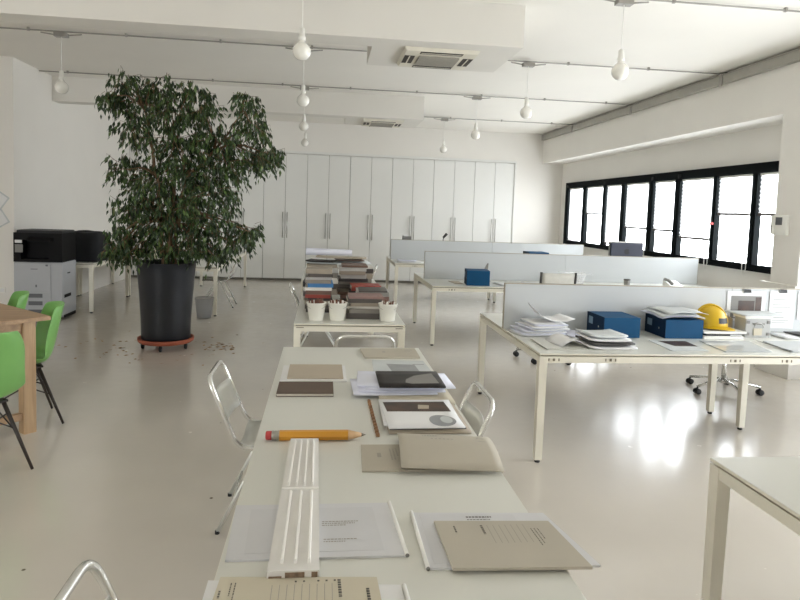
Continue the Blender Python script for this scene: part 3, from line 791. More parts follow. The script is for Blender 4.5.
# right tracing booklet, overhanging the table edge, and the beige folder on it
o, cx, cy = sheet_thing('bound_booklet', [(.292, 1.843), (.700, 1.822), (.755, 1.529), (.294, 1.542)], ZT, ZT+.006, M['trace'], 'tracing paper booklet under a beige folder, overhanging the right table edge', 'booklet')
m = MB(); m.prism(sorted_ccw([(.31-cx, 1.83-cy), (.60-cx, 1.815-cy), (.62-cx, 1.56-cy), (.31-cx, 1.56-cy)]), .0062, .0066); m.build('inner_sheet', M['tracein'], o)
m = MB(); lines(m, (.45-cx, 1.808-cy), (1, -.04), (0, -1), 1, .012, .13, .007, .0072); lines(m, (.45-cx, 1.79-cy), (1, -.04), (0, -1), 1, .012, .12, .004, .0072); m.build('printed_lettering', M['ink'], o)
spine(o, (.288, 1.846), (.290, 1.540), cx, cy, .0062)
z = ZT+.0082
o, cx, cy = sheet_thing('card_folder', [(.345, 1.769), (.690, 1.752), (.722, 1.507), (.352, 1.522)], z, z+.008, M['beige'], 'beige card folder lying on the right tracing paper booklet', 'folder')
m = MB()
lines(m, (.475-cx, 1.735-cy), (.02, -1), (1, 0), 1, .02, .085, .007, .0085); lines(m, (.395-cx, 1.735-cy), (.02, -1), (1, 0), 1, .02, .06, .005, .0085)
lines(m, (.62-cx, 1.71-cy), (.05, -1), (1, 0), 3, .010, .10, .003, .0085); m.build('printed_lettering', M['ink'], o)
m = MB()
for k in range(7): x = .495+.018*k-cx; m.add([(x, 1.735-cy, .0084), (x+.002, 1.735-cy, .0084), (x+.004, 1.635-cy, .0084), (x+.002, 1.635-cy, .0084)], [(0, 1, 2, 3)])
m.build('ruled_lines', M['inkl'], o)
# bottom left: white bound paper and the beige folder with writing
o, cx, cy = sheet_thing('bound_booklet', [(-.262, 1.522), (.210, 1.475), (.222, 1.19), (-.26, 1.19)], ZT, ZT+.006, M['paper'], 'white bound paper under the beige folder at the bottom edge', 'booklet')
spine(o, (.218, 1.472), (.232, 1.19), cx, cy, .0062)
z = ZT+.0082
o, cx, cy = sheet_thing('card_folder', [(-.232, 1.518), (.152, 1.495), (.165, 1.18), (-.245, 1.18)], z, z+.008, M['beige2'], 'cream card folder with handwriting at the bottom edge of the foreground table', 'folder')
m = MB()
lines(m, (.062-cx, 1.49-cy), (.03, -1), (-1, 0), 1, .02, .12, .008, .0085); lines(m, (.13-cx, 1.45-cy), (.03, -1), (-1, 0), 1, .02, .10, .008, .0085)
lines(m, (-.19-cx, 1.49-cy), (.0, -1), (-1, 0), 2, .010, .09, .003, .0085); lines(m, (-.222-cx, 1.46-cy), (0, -1), (-1, 0), 1, .01, .05, .005, .0085)
for k in range(5): x = .045-k*.02-(.015 if k > 2 else 0); m.box(x-cx, x+.005-cx, 1.484-cy, 1.490-cy, .0083, .0086)
m.build('handwritten_lettering', M['ink'], o)
m = MB()
for k in range(9): x = .04-.018*k-cx; m.box(x, x+.0015, 1.25-cy, 1.475-cy, .0083, .0086)
m.build('ruled_lines', M['inkl'], o)
# plaster relief: a long white bar with two grooved fields
o = empty('plaster_relief', 'long white plaster relief board with raised ribs on the foreground table', 'relief', (-.055, 1.965, ZT+.0075))
m = MB(); m.hull([(-.065, -.46, 0), (.065, -.46, 0), (.055, .44, 0), (-.055, .44, 0)], [(-.064, -.46, .026), (.064, -.46, .026), (.054, .44, .026), (-.054, .44, .026)])
m.build('relief_slab', M['plaster'], o)
m = MB()
def rib(x0, x1, xw, y0, y1, mi=0):
    for (a0, a1, h) in ((0, 0, .009),):
        m.hull([(x0-xw, y0, .0262), (x0+xw, y0, .0262), (x1+xw, y1, .0262), (x1-xw, y1, .0262)], [(x0-xw*.7, y0+.006, .0262+h), (x0+xw*.5, y0+.006, .0262+h), (x1+xw*.5, y1-.006, .0262+h), (x1-xw*.7, y1-.006, .0262+h)])
for k in range(3): rib(-.030+.034*k, -.028+.032*k, .0042, -.43, -.025)
for k in range(4): rib(-.038+.0255*k, -.034+.0228*k, .0036, .02, .41)
m.box(-.0585, .0585, -.006, .004, .0262, .029)
m.build('raised_ribs', M['ribs'], o)
m = MB(); m.box(-.06, -.028, -.462, -.4601, .002, .013); m.box(-.02, .028, -.462, -.4601, .004, .022); m.box(.045, .06, -.462, -.4601, .004, .022); m.build('end_stain', M['stain'], o)
# giant pencil
o = empty('giant_pencil', 'oversized yellow pencil with red eraser lying across the foreground table', 'pencil', (-.012, 2.475, ZT+.0207), 0)
def hexp(r, xs): return MB().lathe([(r, xs[0]), (r, xs[1])], n=6, axis='x')
b_ = hexp(.0205, (-.145, .128)); b_.smooth = [False]*len(b_.smooth); b_.build('pencil_body', M['yellow'], o)
MB().lathe([(.0185, -.175), (.0195, -.17), (.0178, -.165), (.0195, -.16), (.0178, -.155), (.0195, -.150), (.0195, -.1452)], n=20, axis='x').build('ferrule', M['steel'], o)
MB().lathe([(.013, -.199), (.0172, -.196), (.0176, -.1752)], n=20, axis='x').build('eraser', M['eraser'], o)
MB().lathe([(.0200, .1282), (.0075, .182)], n=20, axis='x').build('sharpened_cone', M['pwood'], o)
MB().lathe([(.0074, .1822), (.0008, .2)], n=14, axis='x').build('pencil_lead', M['lead'], o)
# notebooks
o = empty('notebook', 'small dark brown notebook on the foreground table', 'notebook', (-.072, 3.165, ZT))
MB().box(-.140, .136, -.102, .105, .003, .014).build('page_block', M['pages'], o)
m = MB(); m.bbox(-.142, .138, -.106, .106, .0142, .018, .001); m.box(-.142, .138, -.106, .106, 0, .003); m.build('cover', M['brown'], o)
o = empty('notebook', 'taupe sketchbook on a white board behind the brown notebook', 'notebook', (-.037, 3.49, ZT))
MB().bbox(-.178, .178, -.165, .16, .0, .008, .001).build('white_board', M['paper'], o)
MB().bbox(-.142, .160, -.135, .155, .0082, .016, .001).build('cover', M['taupe'], o)
# notched wooden strip
o = MB(); 
for k in range(12):
    y = -.245+.49*k/12; o.box(-.007, .007, y, y+.022, 0, .012); o.box(-.004, .006, y+.022, y+.0408, 0, .008)
o = o.build('notched_stick', M['saw']); o.location = (.238, 2.747, ZT); o.rotation_euler = (0, 0, .01)
tag(o, 'notched wooden stick lying beside the stack of prints', 'stick')
# folder at the far end
o, cx, cy = sheet_thing('card_folder', [(.256, 4.111), (.625, 4.125), (.623, 3.868), (.273, 3.858)], ZT, ZT+.010, M['beige'], 'thin beige folder at the far end of the foreground table', 'folder')
m = MB(); m.box(-.05, -.03, 0, .03, .0102, .0105); lines(m, (.10, .08), (1, 0), (0, -1), 3, .022, .06, .008, .0106); m.build('printed_lettering', M['inkl'], o)
# grey print sheet
o, cx, cy = sheet_thing('drawing_sheet', [(.314, 3.82), (.632, 3.802), (.645, 3.47), (.300, 3.47)], ZT, ZT+.003, M['grey_print'], 'pale grey drawing sheet partly under the dark magazine', 'drawing')
m = MB(); m.hull([(-.06, -.13, .0032), (.10, -.13, .0032), (.09, .06, .0032), (-.08, .08, .0032)], [(-.055, -.13, .0034), (.095, -.13, .0034), (.085, .05, .0034), (-.075, .07, .0034)]); m.box(.08, .15, .06, .075, .0032, .0036)
m.build('sketch', M['egg'], o)
# stacks of prints: every sheet bundle is a thing of its own
def stack_sheet(name, cx, cy, w, d, z0, th, rz, m, label, cat, group, curl=0.):
    nx, ny = 9, 5; P = []
    for i in range(ny):
        P.append([(-w/2+w*j/(nx-1), -d/2+d*i/(ny-1), curl*(abs(2*j/(nx-1)-1)**3)*(1 if j < nx/2 else .6)+th) for j in range(nx)])
    mb = MB().grid(P, 0, -th*.98)
    o = mb.build(name, m); o.location = (cx, cy, z0); o.rotation_euler = (0, 0, rz)
    return tag(o, label, cat, group)
G1 = 'prints stacked behind the egg picture'
z = ZT+.0035
stack_sheet('card_folder', .47, 3.06, .36, .30, ZT+.0035, .014, .0, M['beige2'], 'cream folder at the bottom of the stack under the dark magazine', 'folder', None); z += .0145
for k, (dx, dy, w, a, n_) in enumerate(((-.08, .08, .42, .03, 'lowest loose'), (-.04, .10, .44, -.03, 'second'), (.0, .12, .46, .02, 'third'), (-.06, .12, .40, -.06, 'topmost loose'))):
    stack_sheet('paper_bundle', .45+dx, 3.08+dy, w, .28, z, .006, a, M['paperb'], n_+' white paper bundle under the dark magazine', 'papers', G1, .003); z += .0096
z += .002
o = stack_sheet('magazine', .455, 3.145, .33, .29, z+.003, .009, -.01, M['photo'], 'dark magazine with a pale feathered picture on its cover', 'magazine', None)
m = MB(); m.prism(sorted_ccw([(-.02, -.02), (.03, .05), (.13, .10), (.14, -.09), (.0, -.10), (-.03, -.08)]), .0095, .0099); m.build('cover_picture', M['midgrey'], o)
z = ZT+.0005
stack_sheet('card_folder', .465, 2.735, .35, .41, z, .010, 0, M['taupe'], 'grey card folder at the bottom of the egg picture stack', 'folder', None); z += .0105
stack_sheet('magazine', .455, 2.74, .33, .37, z, .006, .02, M['darkgrey'], 'dark printed booklet inside the egg picture stack', 'magazine', None); z += .0065
stack_sheet('paper_bundle', .445, 2.75, .34, .36, z, .007, -.02, M['paper'], 'white paper bundle directly under the egg picture', 'papers', None, .002); z += .0095
o = stack_sheet('magazine', .445, 2.70, .325, .36, z+.0005, .006, .02, M['paper'], 'open magazine showing a grey egg shape and a brown photo', 'magazine', None)
m = MB(); m.prism([(.075+.058*math.cos(t)*(1+.12*math.cos(t)), -.10+.072*math.sin(t)) for t in [2*PI*i/28 for i in range(28)]], .0064, .0068); m.build('egg_picture', M['egg'], o)
m = MB(); m.prism([(.100+.026*math.cos(t), -.09+.045*math.sin(t)) for t in [2*PI*i/20 for i in range(20)]], .0069, .0071); m.build('egg_highlight', M['grey_print'], o)
m = MB(); m.prism([(-.145, .03), (.145, .02), (.14, .165), (-.15, .165)], .0064, .0068); m.prism([(.0, .06), (.05, .06), (.06, .11), (.01, .12)], .0069, .0071, 1); m.build('photo', [M['photob'], M['taupe']], o)
# beige double folder with curled sheet
o, cx, cy = sheet_thing('card_folder', [(.165, 2.406), (.60, 2.40), (.60, 2.152), (.155, 2.158)], ZT, ZT+.006, M['beige'], 'flat beige folder under the curled one, right of the pencil tip', 'folder')
m = MB(); m.box(-.16, -.145, .0, .04, .0062, .0065); lines(m, (-.11, .08), (0, -1), (1, 0), 3, .012, .12, .006, .0068); m.build('printed_lettering', M['inkl'], o)
P = []
for i in range(9):
    t = i/8; row = []
    for j in range(13):
        u = j/12; x0 = .306+(.655-.306)*u+(.015*u if t > .5 else 0)
        x = (.315*(1-t)+.291*t)*(1-u)+(.685*(1-t)+.660*t)*u
        y = (2.47*(1-t)+2.135*t)*(1-u)+(2.45*(1-t)+2.115*t)*u
        zz = .752+.032*math.sin(PI*min(1, t*1.05))**.7*(.75+.25*math.sin(u*PI))+.012*(1-u)
        row.append((x-.475, y-2.24, zz-ZT-.001))
    P.append(row)
ob = MB().grid(P, 0, -.004).build('card_folder', M['beige']); ob.location = (.475, 2.24, ZT+.001)
tag(ob, 'curled beige folder lying on a flat one, right of the pencil tip', 'folder')
def on(u, t): return P[int(round(t*8))][int(round(u*12))]
m = MB()
for (u0, u1, t, n_) in ((.25, .42, .25, 1), (.33, .58, .375, 1), (.80, .92, .375, 1), (.83, .92, .25, 1), (.05, .1, .25, 1)):
    a = Vector(on(u0, t)); b = Vector(on(u1, t))
    k = 0
    while k < 1:
        p = a.lerp(b, k); q = a.lerp(b, min(1, k+.1)); dz = Vector((0, 0, .0062)); dy = Vector((0, -.008, 0))
        m.add([p+dz, q+dz, q+dz+dy, p+dz+dy], [(0, 3, 2, 1)]); k += .17
m.build('printed_lettering', M['inkl'], ob)

# ------------------------------------------------------------------ book table
def book(x, y, z, w, d, h, rz, ci, label, group):
    o = empty('book', label, 'book', (x, y, z), rz, group)
    m = MB(); t = min(.004, h*.15)
    m.box(-w/2, w/2, -d/2, d/2, 0, t); m.box(-w/2, w/2, -d/2, d/2, h-t, h); m.box(-w/2, w/2, -d/2, -d/2+.004, t, h-t)
    m.build('cover', BOOKS[ci], o)
    MB().box(-w/2+.004, w/2-.004, -d/2+.0045, d/2-.004, t+.0003, h-t-.0003).build('page_block', M['pages'], o)
    return o
CN = ['grey', 'charcoal', 'taupe', 'blue', 'red', 'white', 'silver', 'brown', 'black', 'dusty pink']
ORD = ['bottom', 'second', 'third', 'fourth', 'fifth', 'sixth', 'seventh', 'eighth', 'ninth', 'tenth', 'eleventh', 'twelfth', 'thirteenth']
rk = random.Random(11)
def pile(x, y, spec, w, d, where, jit=.015):
    z = ZT+.0005; n = len(spec); g = 'books in the %s' % where
    for k, (ci, h) in enumerate(spec):
        pos = 'top book' if k == n-1 else ORD[k]+' book from the bottom' if k else 'bottom book'
        ww = w*rk.uniform(.86, 1.04); dd = d*rk.uniform(.9, 1.02)
        book(x+rk.uniform(-jit, jit), y-(d-dd)/2+rk.uniform(-jit, jit), z, ww, dd, h-.0006, rk.uniform(-.05, .05), ci, '%s %s of the %s' % (CN[ci], pos, where), g)
        z += h
    return z
zL = pile(-.04, 5.74, [(8, .03), (1, .04), (2, .035), (8, .025), (4, .03), (7, .035), (5, .028), (3, .038), (0, .03), (6, .025), (1, .03), (2, .04)], .25, .30, 'left pile behind the buckets')
pile(-.05, 6.12, [(0, .05), (2, .04), (1, .05), (6, .04), (8, .05), (5, .03), (2, .04)], .25, .32, 'left pile of the second row')
zR = pile(.30, 6.38, [(1, .04), (9, .035), (7, .03), (2, .035), (1, .04), (0, .03), (8, .03), (6, .04), (2, .035), (6, .035), (7, .02)], .29, .32, 'tall middle pile')
pile(.36, 5.42, [(1, .05), (0, .035), (5, .02), (2, .03), (1, .035), (9, .02)], .29, .26, 'low front right pile')
pile(.45, 5.76, [(7, .04), (1, .04), (2, .035), (9, .035), (6, .04), (1, .012)], .30, .32, 'right pile behind the front one')
pile(.40, 6.085, [(1, .05), (2, .05), (8, .05), (4, .05)], .30, .24, 'right pile in the third row')
pile(.0, 6.95, [(2, .06), (1, .06), (5, .06), (0, .06), (6, .05), (2, .035)], .36, .36, 'far left pile under the papers')
pile(.36, 6.95, [(1, .06), (7, .06), (0, .06), (2, .06), (1, .05), (5, .03)], .34, .36, 'far right pile under the papers')
zp = ZT+.335
for k, (x, y, w, d, a, m_, lab) in enumerate(((.16, 6.96, .70, .40, .05, 'grey_print', 'large pale sheet on top of the far piles'), (-.02, 6.90, .30, .28, -.2, 'photo', 'magazine with dark pictures on the far left pile'),
                                          (.28, 6.9, .30, .25, .1, 'photob', 'brown magazine on the sheet on the far piles'), (.20, 7.06, .56, .24, -.08, 'taupe', 'grey folded poster under the paper roll'))):
    stack_sheet('magazine' if 'magazine' in lab else 'paper_sheet', x, y, w, d, zp, .008, a, M[m_], lab, 'magazine' if 'magazine' in lab else 'paper', None, .006); zp += .0155
o = empty('paper_roll', 'white rolled drawing lying on top of the far book piles', 'paper roll', (.08, 7.12, zp+.042), -.04)
m = MB().lathe([(.040, -.28), (.032, .24)], n=24, axis='x', caps=False); m.lathe([(.034, -.28), (.027, .24)], n=24, axis='x', caps=False)
for x_, ra, rb_ in ((-.28, .040, .034), (.24, .032, .027)):
    n = 24; vs = [(x_, r*math.cos(2*PI*i/n), r*math.sin(2*PI*i/n)) for r in (ra, rb_) for i in range(n)]
    m.add(vs, [(i, (i+1) % n, n+(i+1) % n, n+i) for i in range(n)])
m.build('rolled_sheet', M['paperb'], o)
def bucket(x, y, label, seed):
    o = empty('bucket', label, 'bucket', (x, y, ZT), group='white buckets of pencils')
    MB().lathe([(.058, .0), (.060, .006), (.078, .140), (.083, .142), (.083, .150), (.077, .150), (.058, .02), (.02, .018)], n=32).build('bucket_body', M['bucket'], o)
    MB().tube([(.084*math.cos(t), -.084*math.sin(t)*.55-.02*math.sin(t), .142-.045*math.sin(t)) for t in [PI*i/16 for i in range(17)]], .002, 5).build('wire_handle', M['steel'], o)
    r_ = random.Random(seed)
    for k in range(22):
        a = r_.uniform(0, 2*PI); r = .062*math.sqrt(r_.random()); x_, y_ = r*math.cos(a), r*math.sin(a); h = r_.uniform(.155, .178)
        mm = M['pstub'] if r_.random() < .8 else M['white']
        p = MB().tube([(x_*.6, y_*.6, .025), (x_, y_, h)], .006, 6).build('colour_pencil', mm)
        p.location = (x, y, ZT); tag(p, 'wooden pencil standing among others in the %s' % label.replace('white ', '').replace(' of pencils', ''), 'pencil', 'pencils in the '+label)
bucket(-.05, 5.21, 'leftmost white bucket of pencils on the book table', 1)
bucket(.126, 5.225, 'middle white bucket of pencils on the book table', 2)
bucket(.548, 5.21, 'rightmost white bucket of pencils on the book table', 3)

# ------------------------------------------------------------------ things on the near bench desk
ZN = .7558
def file_box(x, y, w, d, h, rz, label, z=ZN):
    o = empty('file_box', label, 'box', (x, y, z), rz, 'blue archive boxes')
    MB().box(-w/2, w/2, -d/2, d/2, 0, h).build('box_body', M['blue'], o)
    m = MB().box(-w/2-.003, -w/2-.0003, -d/2, d/2, 0, h+.002); m.build('box_flap', M['bluedk'], o)
    MB().box(-w/2-.0045, -w/2-.0032, d*.15, d*.38, h*.45, h*.82).build('label_card', M['blabel'], o)
    MB().lathe([(.008, -.005), (.008, -.0035)], (-w/2, -d*.2, h*.45), 12, 0, 'x').build('finger_hole', M['steel'], o)
    return o
file_box(2.29, 4.675, .29, .31, .155, -.0, 'closed blue archive box, left of two on the near desk')
file_box(2.80, 4.675, .31, .31, .145, -.0, 'blue archive box covered with loose drawings, beside the helmet')
file_box(1.98, 7.90, .29, .30, .19, -.12, 'blue archive box on the middle desk, standing alone')
file_box(3.06, 8.78, .29, .28, .39, .0, 'blue archive box seen just above the middle desk screen')
gp = 'loose drawings'
zb = ZN+.1485
for k, (dx, dy, a, w) in enumerate(((-.03, .03, .06, .36), (-.05, -.02, -.03, .34), (-.01, .0, .10, .33))):
    P = [[(-w/2+w*j/8, -.16+.32*i/5, +.006*math.sin(j*.8)*(i/5)+.006-.010*max(0, (abs(j-4)-2.6))*(1 if i < 2 else .2)) for j in range(9)] for i in range(6)]
    o = MB().grid(P, 0, .002).build('drawing_sheet', M['grey_print' if k else 'paperb']); o.location = (2.80+dx, 4.63+dy, zb+.017+.019*k); o.rotation_euler = (0, 0, a)
    tag(o, ['lowest', 'middle', 'topmost'][k]+' loose drawing sheet on the blue box beside the helmet', 'drawing', 'loose drawings on the blue box')
# paper stack left
z = ZN+.0005
for k in range(9):
    w = .36-.012*k; a = .12+rk.uniform(-.12, .12)
    stack_sheet('paper_bundle', 1.64+.012*k+rk.uniform(-.03, .03), 4.66+rk.uniform(-.02, .02), w, .25, z, .0065, a, M['paperb' if k % 2 else 'paper'], ['bottom', 'second', 'third', 'fourth', 'fifth', 'sixth', 'seventh', 'eighth', 'top'][k]+' paper bundle of the untidy stack at the left end of the near desk', 'papers', 'untidy paper stack', .004); z += .0112
z += .004
P = []
for i in range(5):
    P.append([(-.14+.28*j/8, -.13+.26*i/4, .004+.11*max(0, (4-j)/4)**2*(.4+.6*i/4)+.02*max(0, (j-6)/2)) for j in range(9)])
o = MB().grid(P, 0, .002).build('paper_sheet', M['paper']); o.location = (1.77, 4.66, z+.007); o.rotation_euler = (0, 0, .1); tag(o, 'sheet curling upward on top of the untidy paper stack', 'paper')
stack_sheet('paper_sheet', 1.95, 4.66, .20, .26, ZN+.0005, .004, .3, M['paperb'], 'loose white sheet right of the untidy paper stack', 'paper', None, .004)
o, cx, cy = sheet_thing('display_board', [(1.527, 4.42), (1.54, 4.074), (1.822, 4.08), (1.835, 4.42)], ZN, ZN+.006, M['top'], 'flat grey board at the left front corner of the near desk', 'board')
m = MB(); m.box(-.152, -.143, -.16, .16, .0061, .0066); m.box(-.143, .13, -.168, -.16, .0061, .0066); m.build('board_edge', M['edge'], o)
z = ZN+.0005
for k, (w, a, mm, lab) in enumerate(((.34, -.05, 'paper', 'lowest'), (.33, .02, 'darkgrey', 'second'), (.31, -.02, 'paper', 'third'), (.28, .1, 'grey_print', 'topmost'))):
    stack_sheet('magazine', 2.03-.01*k, 4.23+.01*k, w, .27-.01*k, z, .012, a, M[mm], lab+' magazine of the curled pile in front of the left blue box', 'magazine', 'curled magazine pile', .012); z += .0245
P = [[(-.10+.2*j/6, -.13+.26*i/4, .012+.045*math.sin(PI*j/6)) for j in range(7)] for i in range(5)]
o = MB().grid(P, 0, .002).build('paper_sheet', M['paper']); o.location = (1.745, 4.27, ZN+.0); o.rotation_euler = (0, 0, .1); tag(o, 'arched cream sheet left of the curled magazine pile', 'paper')
o.location.z = ZN-.003
o, cx, cy = sheet_thing('photo_print', [(2.464, 4.44), (2.441, 4.07), (2.72, 4.08), (2.75, 4.44)], ZN, ZN+.004, M['grey_print'], 'print with a dark brown photo at the front edge of the near desk', 'print')
m = MB(); m.prism(sorted_ccw([(-.08, .14), (.15, .15), (.13, -.04), (-.04, -.03)]), .0041, .0046); m.build('photo', M['photob'], o)
o, cx, cy = sheet_thing('glass_board', [(2.868, 4.43), (2.83, 4.05), (3.19, 4.06), (3.28, 4.43)], ZN, ZN+.005, M['mirror'], 'glossy grey board lying in front of the helmet', 'board')
o, cx, cy = sheet_thing('display_board', [(3.388, 4.42), (3.342, 4.06), (3.75, 4.06), (3.81, 4.42)], ZN, ZN+.010, M['screen'], 'white board with dark edge near the right end of the near desk', 'board')
m = MB(); m.prism([(-.24, .18), (-.228, .18), (-.215, -.18), (-.235, -.18)], .0101, .0106); m.build('board_edge', M['darkgrey'], o)
stack_sheet('paper_bundle', 3.87, 4.64, .40, .22, ZN+.0005, .012, .0, M['paper'], 'white papers at the right end of the near desk', 'papers', None, .004)
stack_sheet('magazine', 3.97, 4.65, .30, .2, ZN+.0175, .008, .05, M['darkgrey'], 'dark print on the white papers at the right end of the near desk', 'magazine', None)
# helmet on two flat books
z = ZN+.0005
for k, (w, d, h, mm, lab) in enumerate(((.34, .25, .022, 'white', 'white flat case at the bottom under the yellow helmet'), (.30, .22, .018, 'darkgrey', 'dark book under the yellow helmet'), (.36, .22, .016, 'white', 'white book directly under the yellow helmet'))):
    o = empty('book', lab, 'book', (3.125+.01*k, 4.63, z), 0, 'books under the helmet')
    MB().bbox(-w/2, w/2, -d/2, d/2, 0, h, .002).build('cover', M[mm], o); MB().box(w/2-.10, w/2-.002, -d/2-.001, -d/2-.0003, h*.25, h*.7).build('spine_label', M['paper'], o)
    z += h+.0005
o = empty('hard_hat', 'yellow safety helmet with black label on the near desk', 'helmet', (3.105, 4.66, z+.006), -.35)
o.scale = (.92, .92, 1.12)
P = []
for i in range(11):
    t = PI/2*i/10; row = []
    for j in range(33):
        a = 2*PI*j/32; r = math.cos(t)
        row.append((.135*r*math.cos(a), .108*r*math.sin(a), .012+.150*math.sin(t)**.9+(.008*max(0, math.cos(a*1)*0) if 0 else 0)))
    P.append(row)
MB().grid(P, 0, .003).build('helmet_shell', M['helmet'], o)
P = []
for i in range(4):
    u = i/3; row = []
    for j in range(33):
        a = 2*PI*j/32; f_ = max(0, math.cos(a))**1.5; e = .012+.055*f_
        row.append(((.135+e*u)*math.cos(a), (.108+(.012+.02*f_)*u)*math.sin(a), .014-.012*u*f_-.006*u))
    P.append(row)
MB().grid(P, 0, .003).build('helmet_brim', M['helmet'], o)
m = MB()
for y in (-.028, 0, .028): m.tube([(.13*math.cos(t), y, .014+.152*math.sin(t)**.9) for t in [PI*(.06+.88*i/14) for i in range(15)]], .007, 6)
m.build('helmet_ridge', M['helmet'], o)
a0 = -1.0; P = []
for i in range(3):
    t = .18+.13*i; row = []
    for j in range(7):
        a = -1.25+.9*j/6; row.append((.139*math.cos(t)*math.cos(a), .112*math.cos(t)*math.sin(a), .012+.150*math.sin(t)**.9))
    P.append(row)
MB().grid(P).build('front_label', M['rubber'], o)
# instrument with flat board on top
o = empty('measuring_device', 'pale grey box-shaped device with latches behind the glossy board', 'device', (3.47, 4.66, ZN))
MB().bbox(-.11, .11, -.07, .07, .0, .155, .006).build('device_body', M['instr'], o)
m = MB()
for sx in (-1, 1):
    for z_ in (.03, .125): m.box(sx*.088-.012, sx*.088+.012, -.076, -.0705, z_-.012, z_+.012)
m.box(-.05, .05, -.078, -.0705, .105, .118); m.build('latches', M['midgrey'], o)
MB().box(-.04, .03, -.079, -.0705, .02, .075).build('front_tag', M['beige2'], o)
MB().tube([(.04*math.cos(t)-.005, -.085, .085+.035*math.sin(t)) for t in [PI*i/10 for i in range(11)]], .004, 6).build('device_handle', M['steel'], o)
MB().box(-.12, .12, -.075, .075, .155, .175).build('device_lid', M['white'], o)
o = empty('folder_tray', 'tilted grey tray left of the grey device', 'tray', (3.345, 4.67, ZN))
m = MB(); m.hull([(-.09, -.04, 0), (.05, -.06, 0), (.05, .07, 0), (-.09, .07, 0)], [(-.09, -.0, .155), (.05, -.05, .125), (.05, .07, .155), (-.09, .07, .165)]); m.build('tray_body', M['taupe'], o)
o.location = (3.325, 4.76, ZN); o.scale = (.35, .7, 1)
stack_sheet('display_board', 3.50, 4.67, .40, .22, ZN+.18, .008, .02, M['grey_print'], 'flat printed board on top of the grey device', 'board', None)
# pictures clipped to the screen
def clipped(x0, x1, z0, z1, label, photo):
    cx, cz = (x0+x1)/2, (z0+z1)/2; w, h = x1-x0, z1-z0
    o = empty('clipped_print', label, 'print', (cx, 4.833, cz), group='prints clipped to the near desk screen')
    MB().box(-w/2, w/2, -.0012, .0012, -h/2, h/2).build('sheet', M['paper'], o)
    if photo:
        m = MB().box(-w/2+.035, w/2-.035, -.003, -.0014, -h/2+.02, h/2-.04); m.build('photo', M['midgrey'], o)
        m = MB().box(-w/2+.1, w/2-.1, -.0042, -.0031, -h/2+.06, h/2-.08); m.box(w/2-.09, w/2-.036, -.0042, -.0031, -h/2+.03, h/2-.05); m.build('photo_centre', M['photob'], o)
        m = MB()
        for k in range(6): m.box(-w*.32+k*.045, -w*.32+k*.045+.03, -.0055, -.0043, -h/2+.03, -h/2+.06)
        m.build('photo_highlights', M['paper'], o)
    else:
        m = MB(); r_ = random.Random(4)
        for k in range(11): m.box(-w/2+.03, w/2-.03-r_.uniform(0, .08), -.003, -.0014, h/2-.05-k*.022, h/2-.05-k*.022+.004)
        m.build('text_lines', M['midgrey'], o)
    m = MB().hull([(-.035, -.012, h/2-.012), (.035, -.012, h/2-.012), (.025, .004, h/2-.012), (-.025, .004, h/2-.012)], [(-.03, -.008, h/2+.016), (.03, -.008, h/2+.016), (.02, .004, h/2+.016), (-.02, .004, h/2+.016)]); m.build('binder_clip', M['rubber'], o)
clipped(3.355, 3.70, .85, 1.10, 'photo print of an interior clipped to the near desk screen', True)
clipped(3.74, 3.97, .79, 1.105, 'white text sheet clipped to the near desk screen', False)
clipped(4.0, 4.33, .87, 1.105, 'picture clipped to the near desk screen at right edge', True)

# ------------------------------------------------------------------ middle and far desks
ZM = .7558
o = empty('computer', 'grey all-in-one computer seen from behind over the middle desk screen', 'computer', (4.50, 8.93, ZM), PI)
m = MB(); m.bbox(-.27, .27, -.0, .022, .11, .575, .008); m.build('monitor_front', M['steel'], o)
MB().bbox(-.255, .255, .0225, .05, .125, .555, .012).build('monitor_back', M['imac'], o)
m = MB(); m.box(-.09, .09, -.08, .10, 0, .006); m.hull([(-.09, .052, .006), (.09, .052, .006), (.09, .062, .006), (-.09, .062, .006)], [(-.07, .052, .28), (.07, .052, .28), (.07, .062, .28), (-.07, .062, .28)]); m.build('monitor_stand', M['alu'], o)
prof = []
for i in range(40):
    t = 2*PI*i/40; r = .045*(1+.06*math.cos(2*t))
    x, z_ = r*math.cos(t)*.92, r*math.sin(t)
    if abs(t-PI/2) < .35: z_ -= .007*(1-abs(t-PI/2)/.35)
    if abs(t-3*PI/2) < .3: z_ += .005*(1-abs(t-3*PI/2)/.3)
    d = math.hypot(x+.052, z_-.008)
    if d < .024: x = -.052+.024*(x+.052)/max(d, 1e-4); z_ = .008+.024*(z_-.008)/max(d, 1e-4)
    prof.append((x, z_))
m = MB(); m.hull([(x, .0503, .425+z_) for x, z_ in prof], [(x, .0515, .425+z_) for x, z_ in prof])
lf = [(-.002, .048), (-.014, .055), (-.018, .071), (-.006, .064), (-.001, .055)]
m.hull([(x, .0503, .425+z_) for x, z_ in lf], [(x, .0515, .425+z_) for x, z_ in lf]); m.build('fruit_emblem', M['rubber'], o)
o = empty('cup', 'small grey cup on the middle desk below the computer', 'cup', (4.03, 7.9, ZM))
MB().lathe([(.034, 0), (.045, .11), (.041, .11), (.032, .008)], n=20).build('cup_body', M['midgrey'], o); MB().lathe([(.045, .098), (.046, .112), (.041, .112)], n=20, caps=False).build('rim_band', M['darkgrey'], o)
o = empty('desk_phone', 'white desk telephone at the window end of the middle desk', 'telephone', (4.72, 7.95, ZM), .1)
m = MB(); m.hull([(-.10, -.09, 0), (.10, -.09, 0), (.10, .09, 0), (-.10, .09, 0)], [(-.10, -.09, .03), (.10, -.09, .03), (.10, .09, .09), (-.10, .09, .09)]); m.build('phone_base', M['white'], o)
m = MB().tube([(-.075, -.085, .06), (-.075, 0, .10), (-.075, .085, .11)], .022, 8); m.build('handset', M['midgrey'], o)
o = empty('clear_container', 'transparent plastic container on the middle desk', 'container', (3.34, 8.0, ZM))
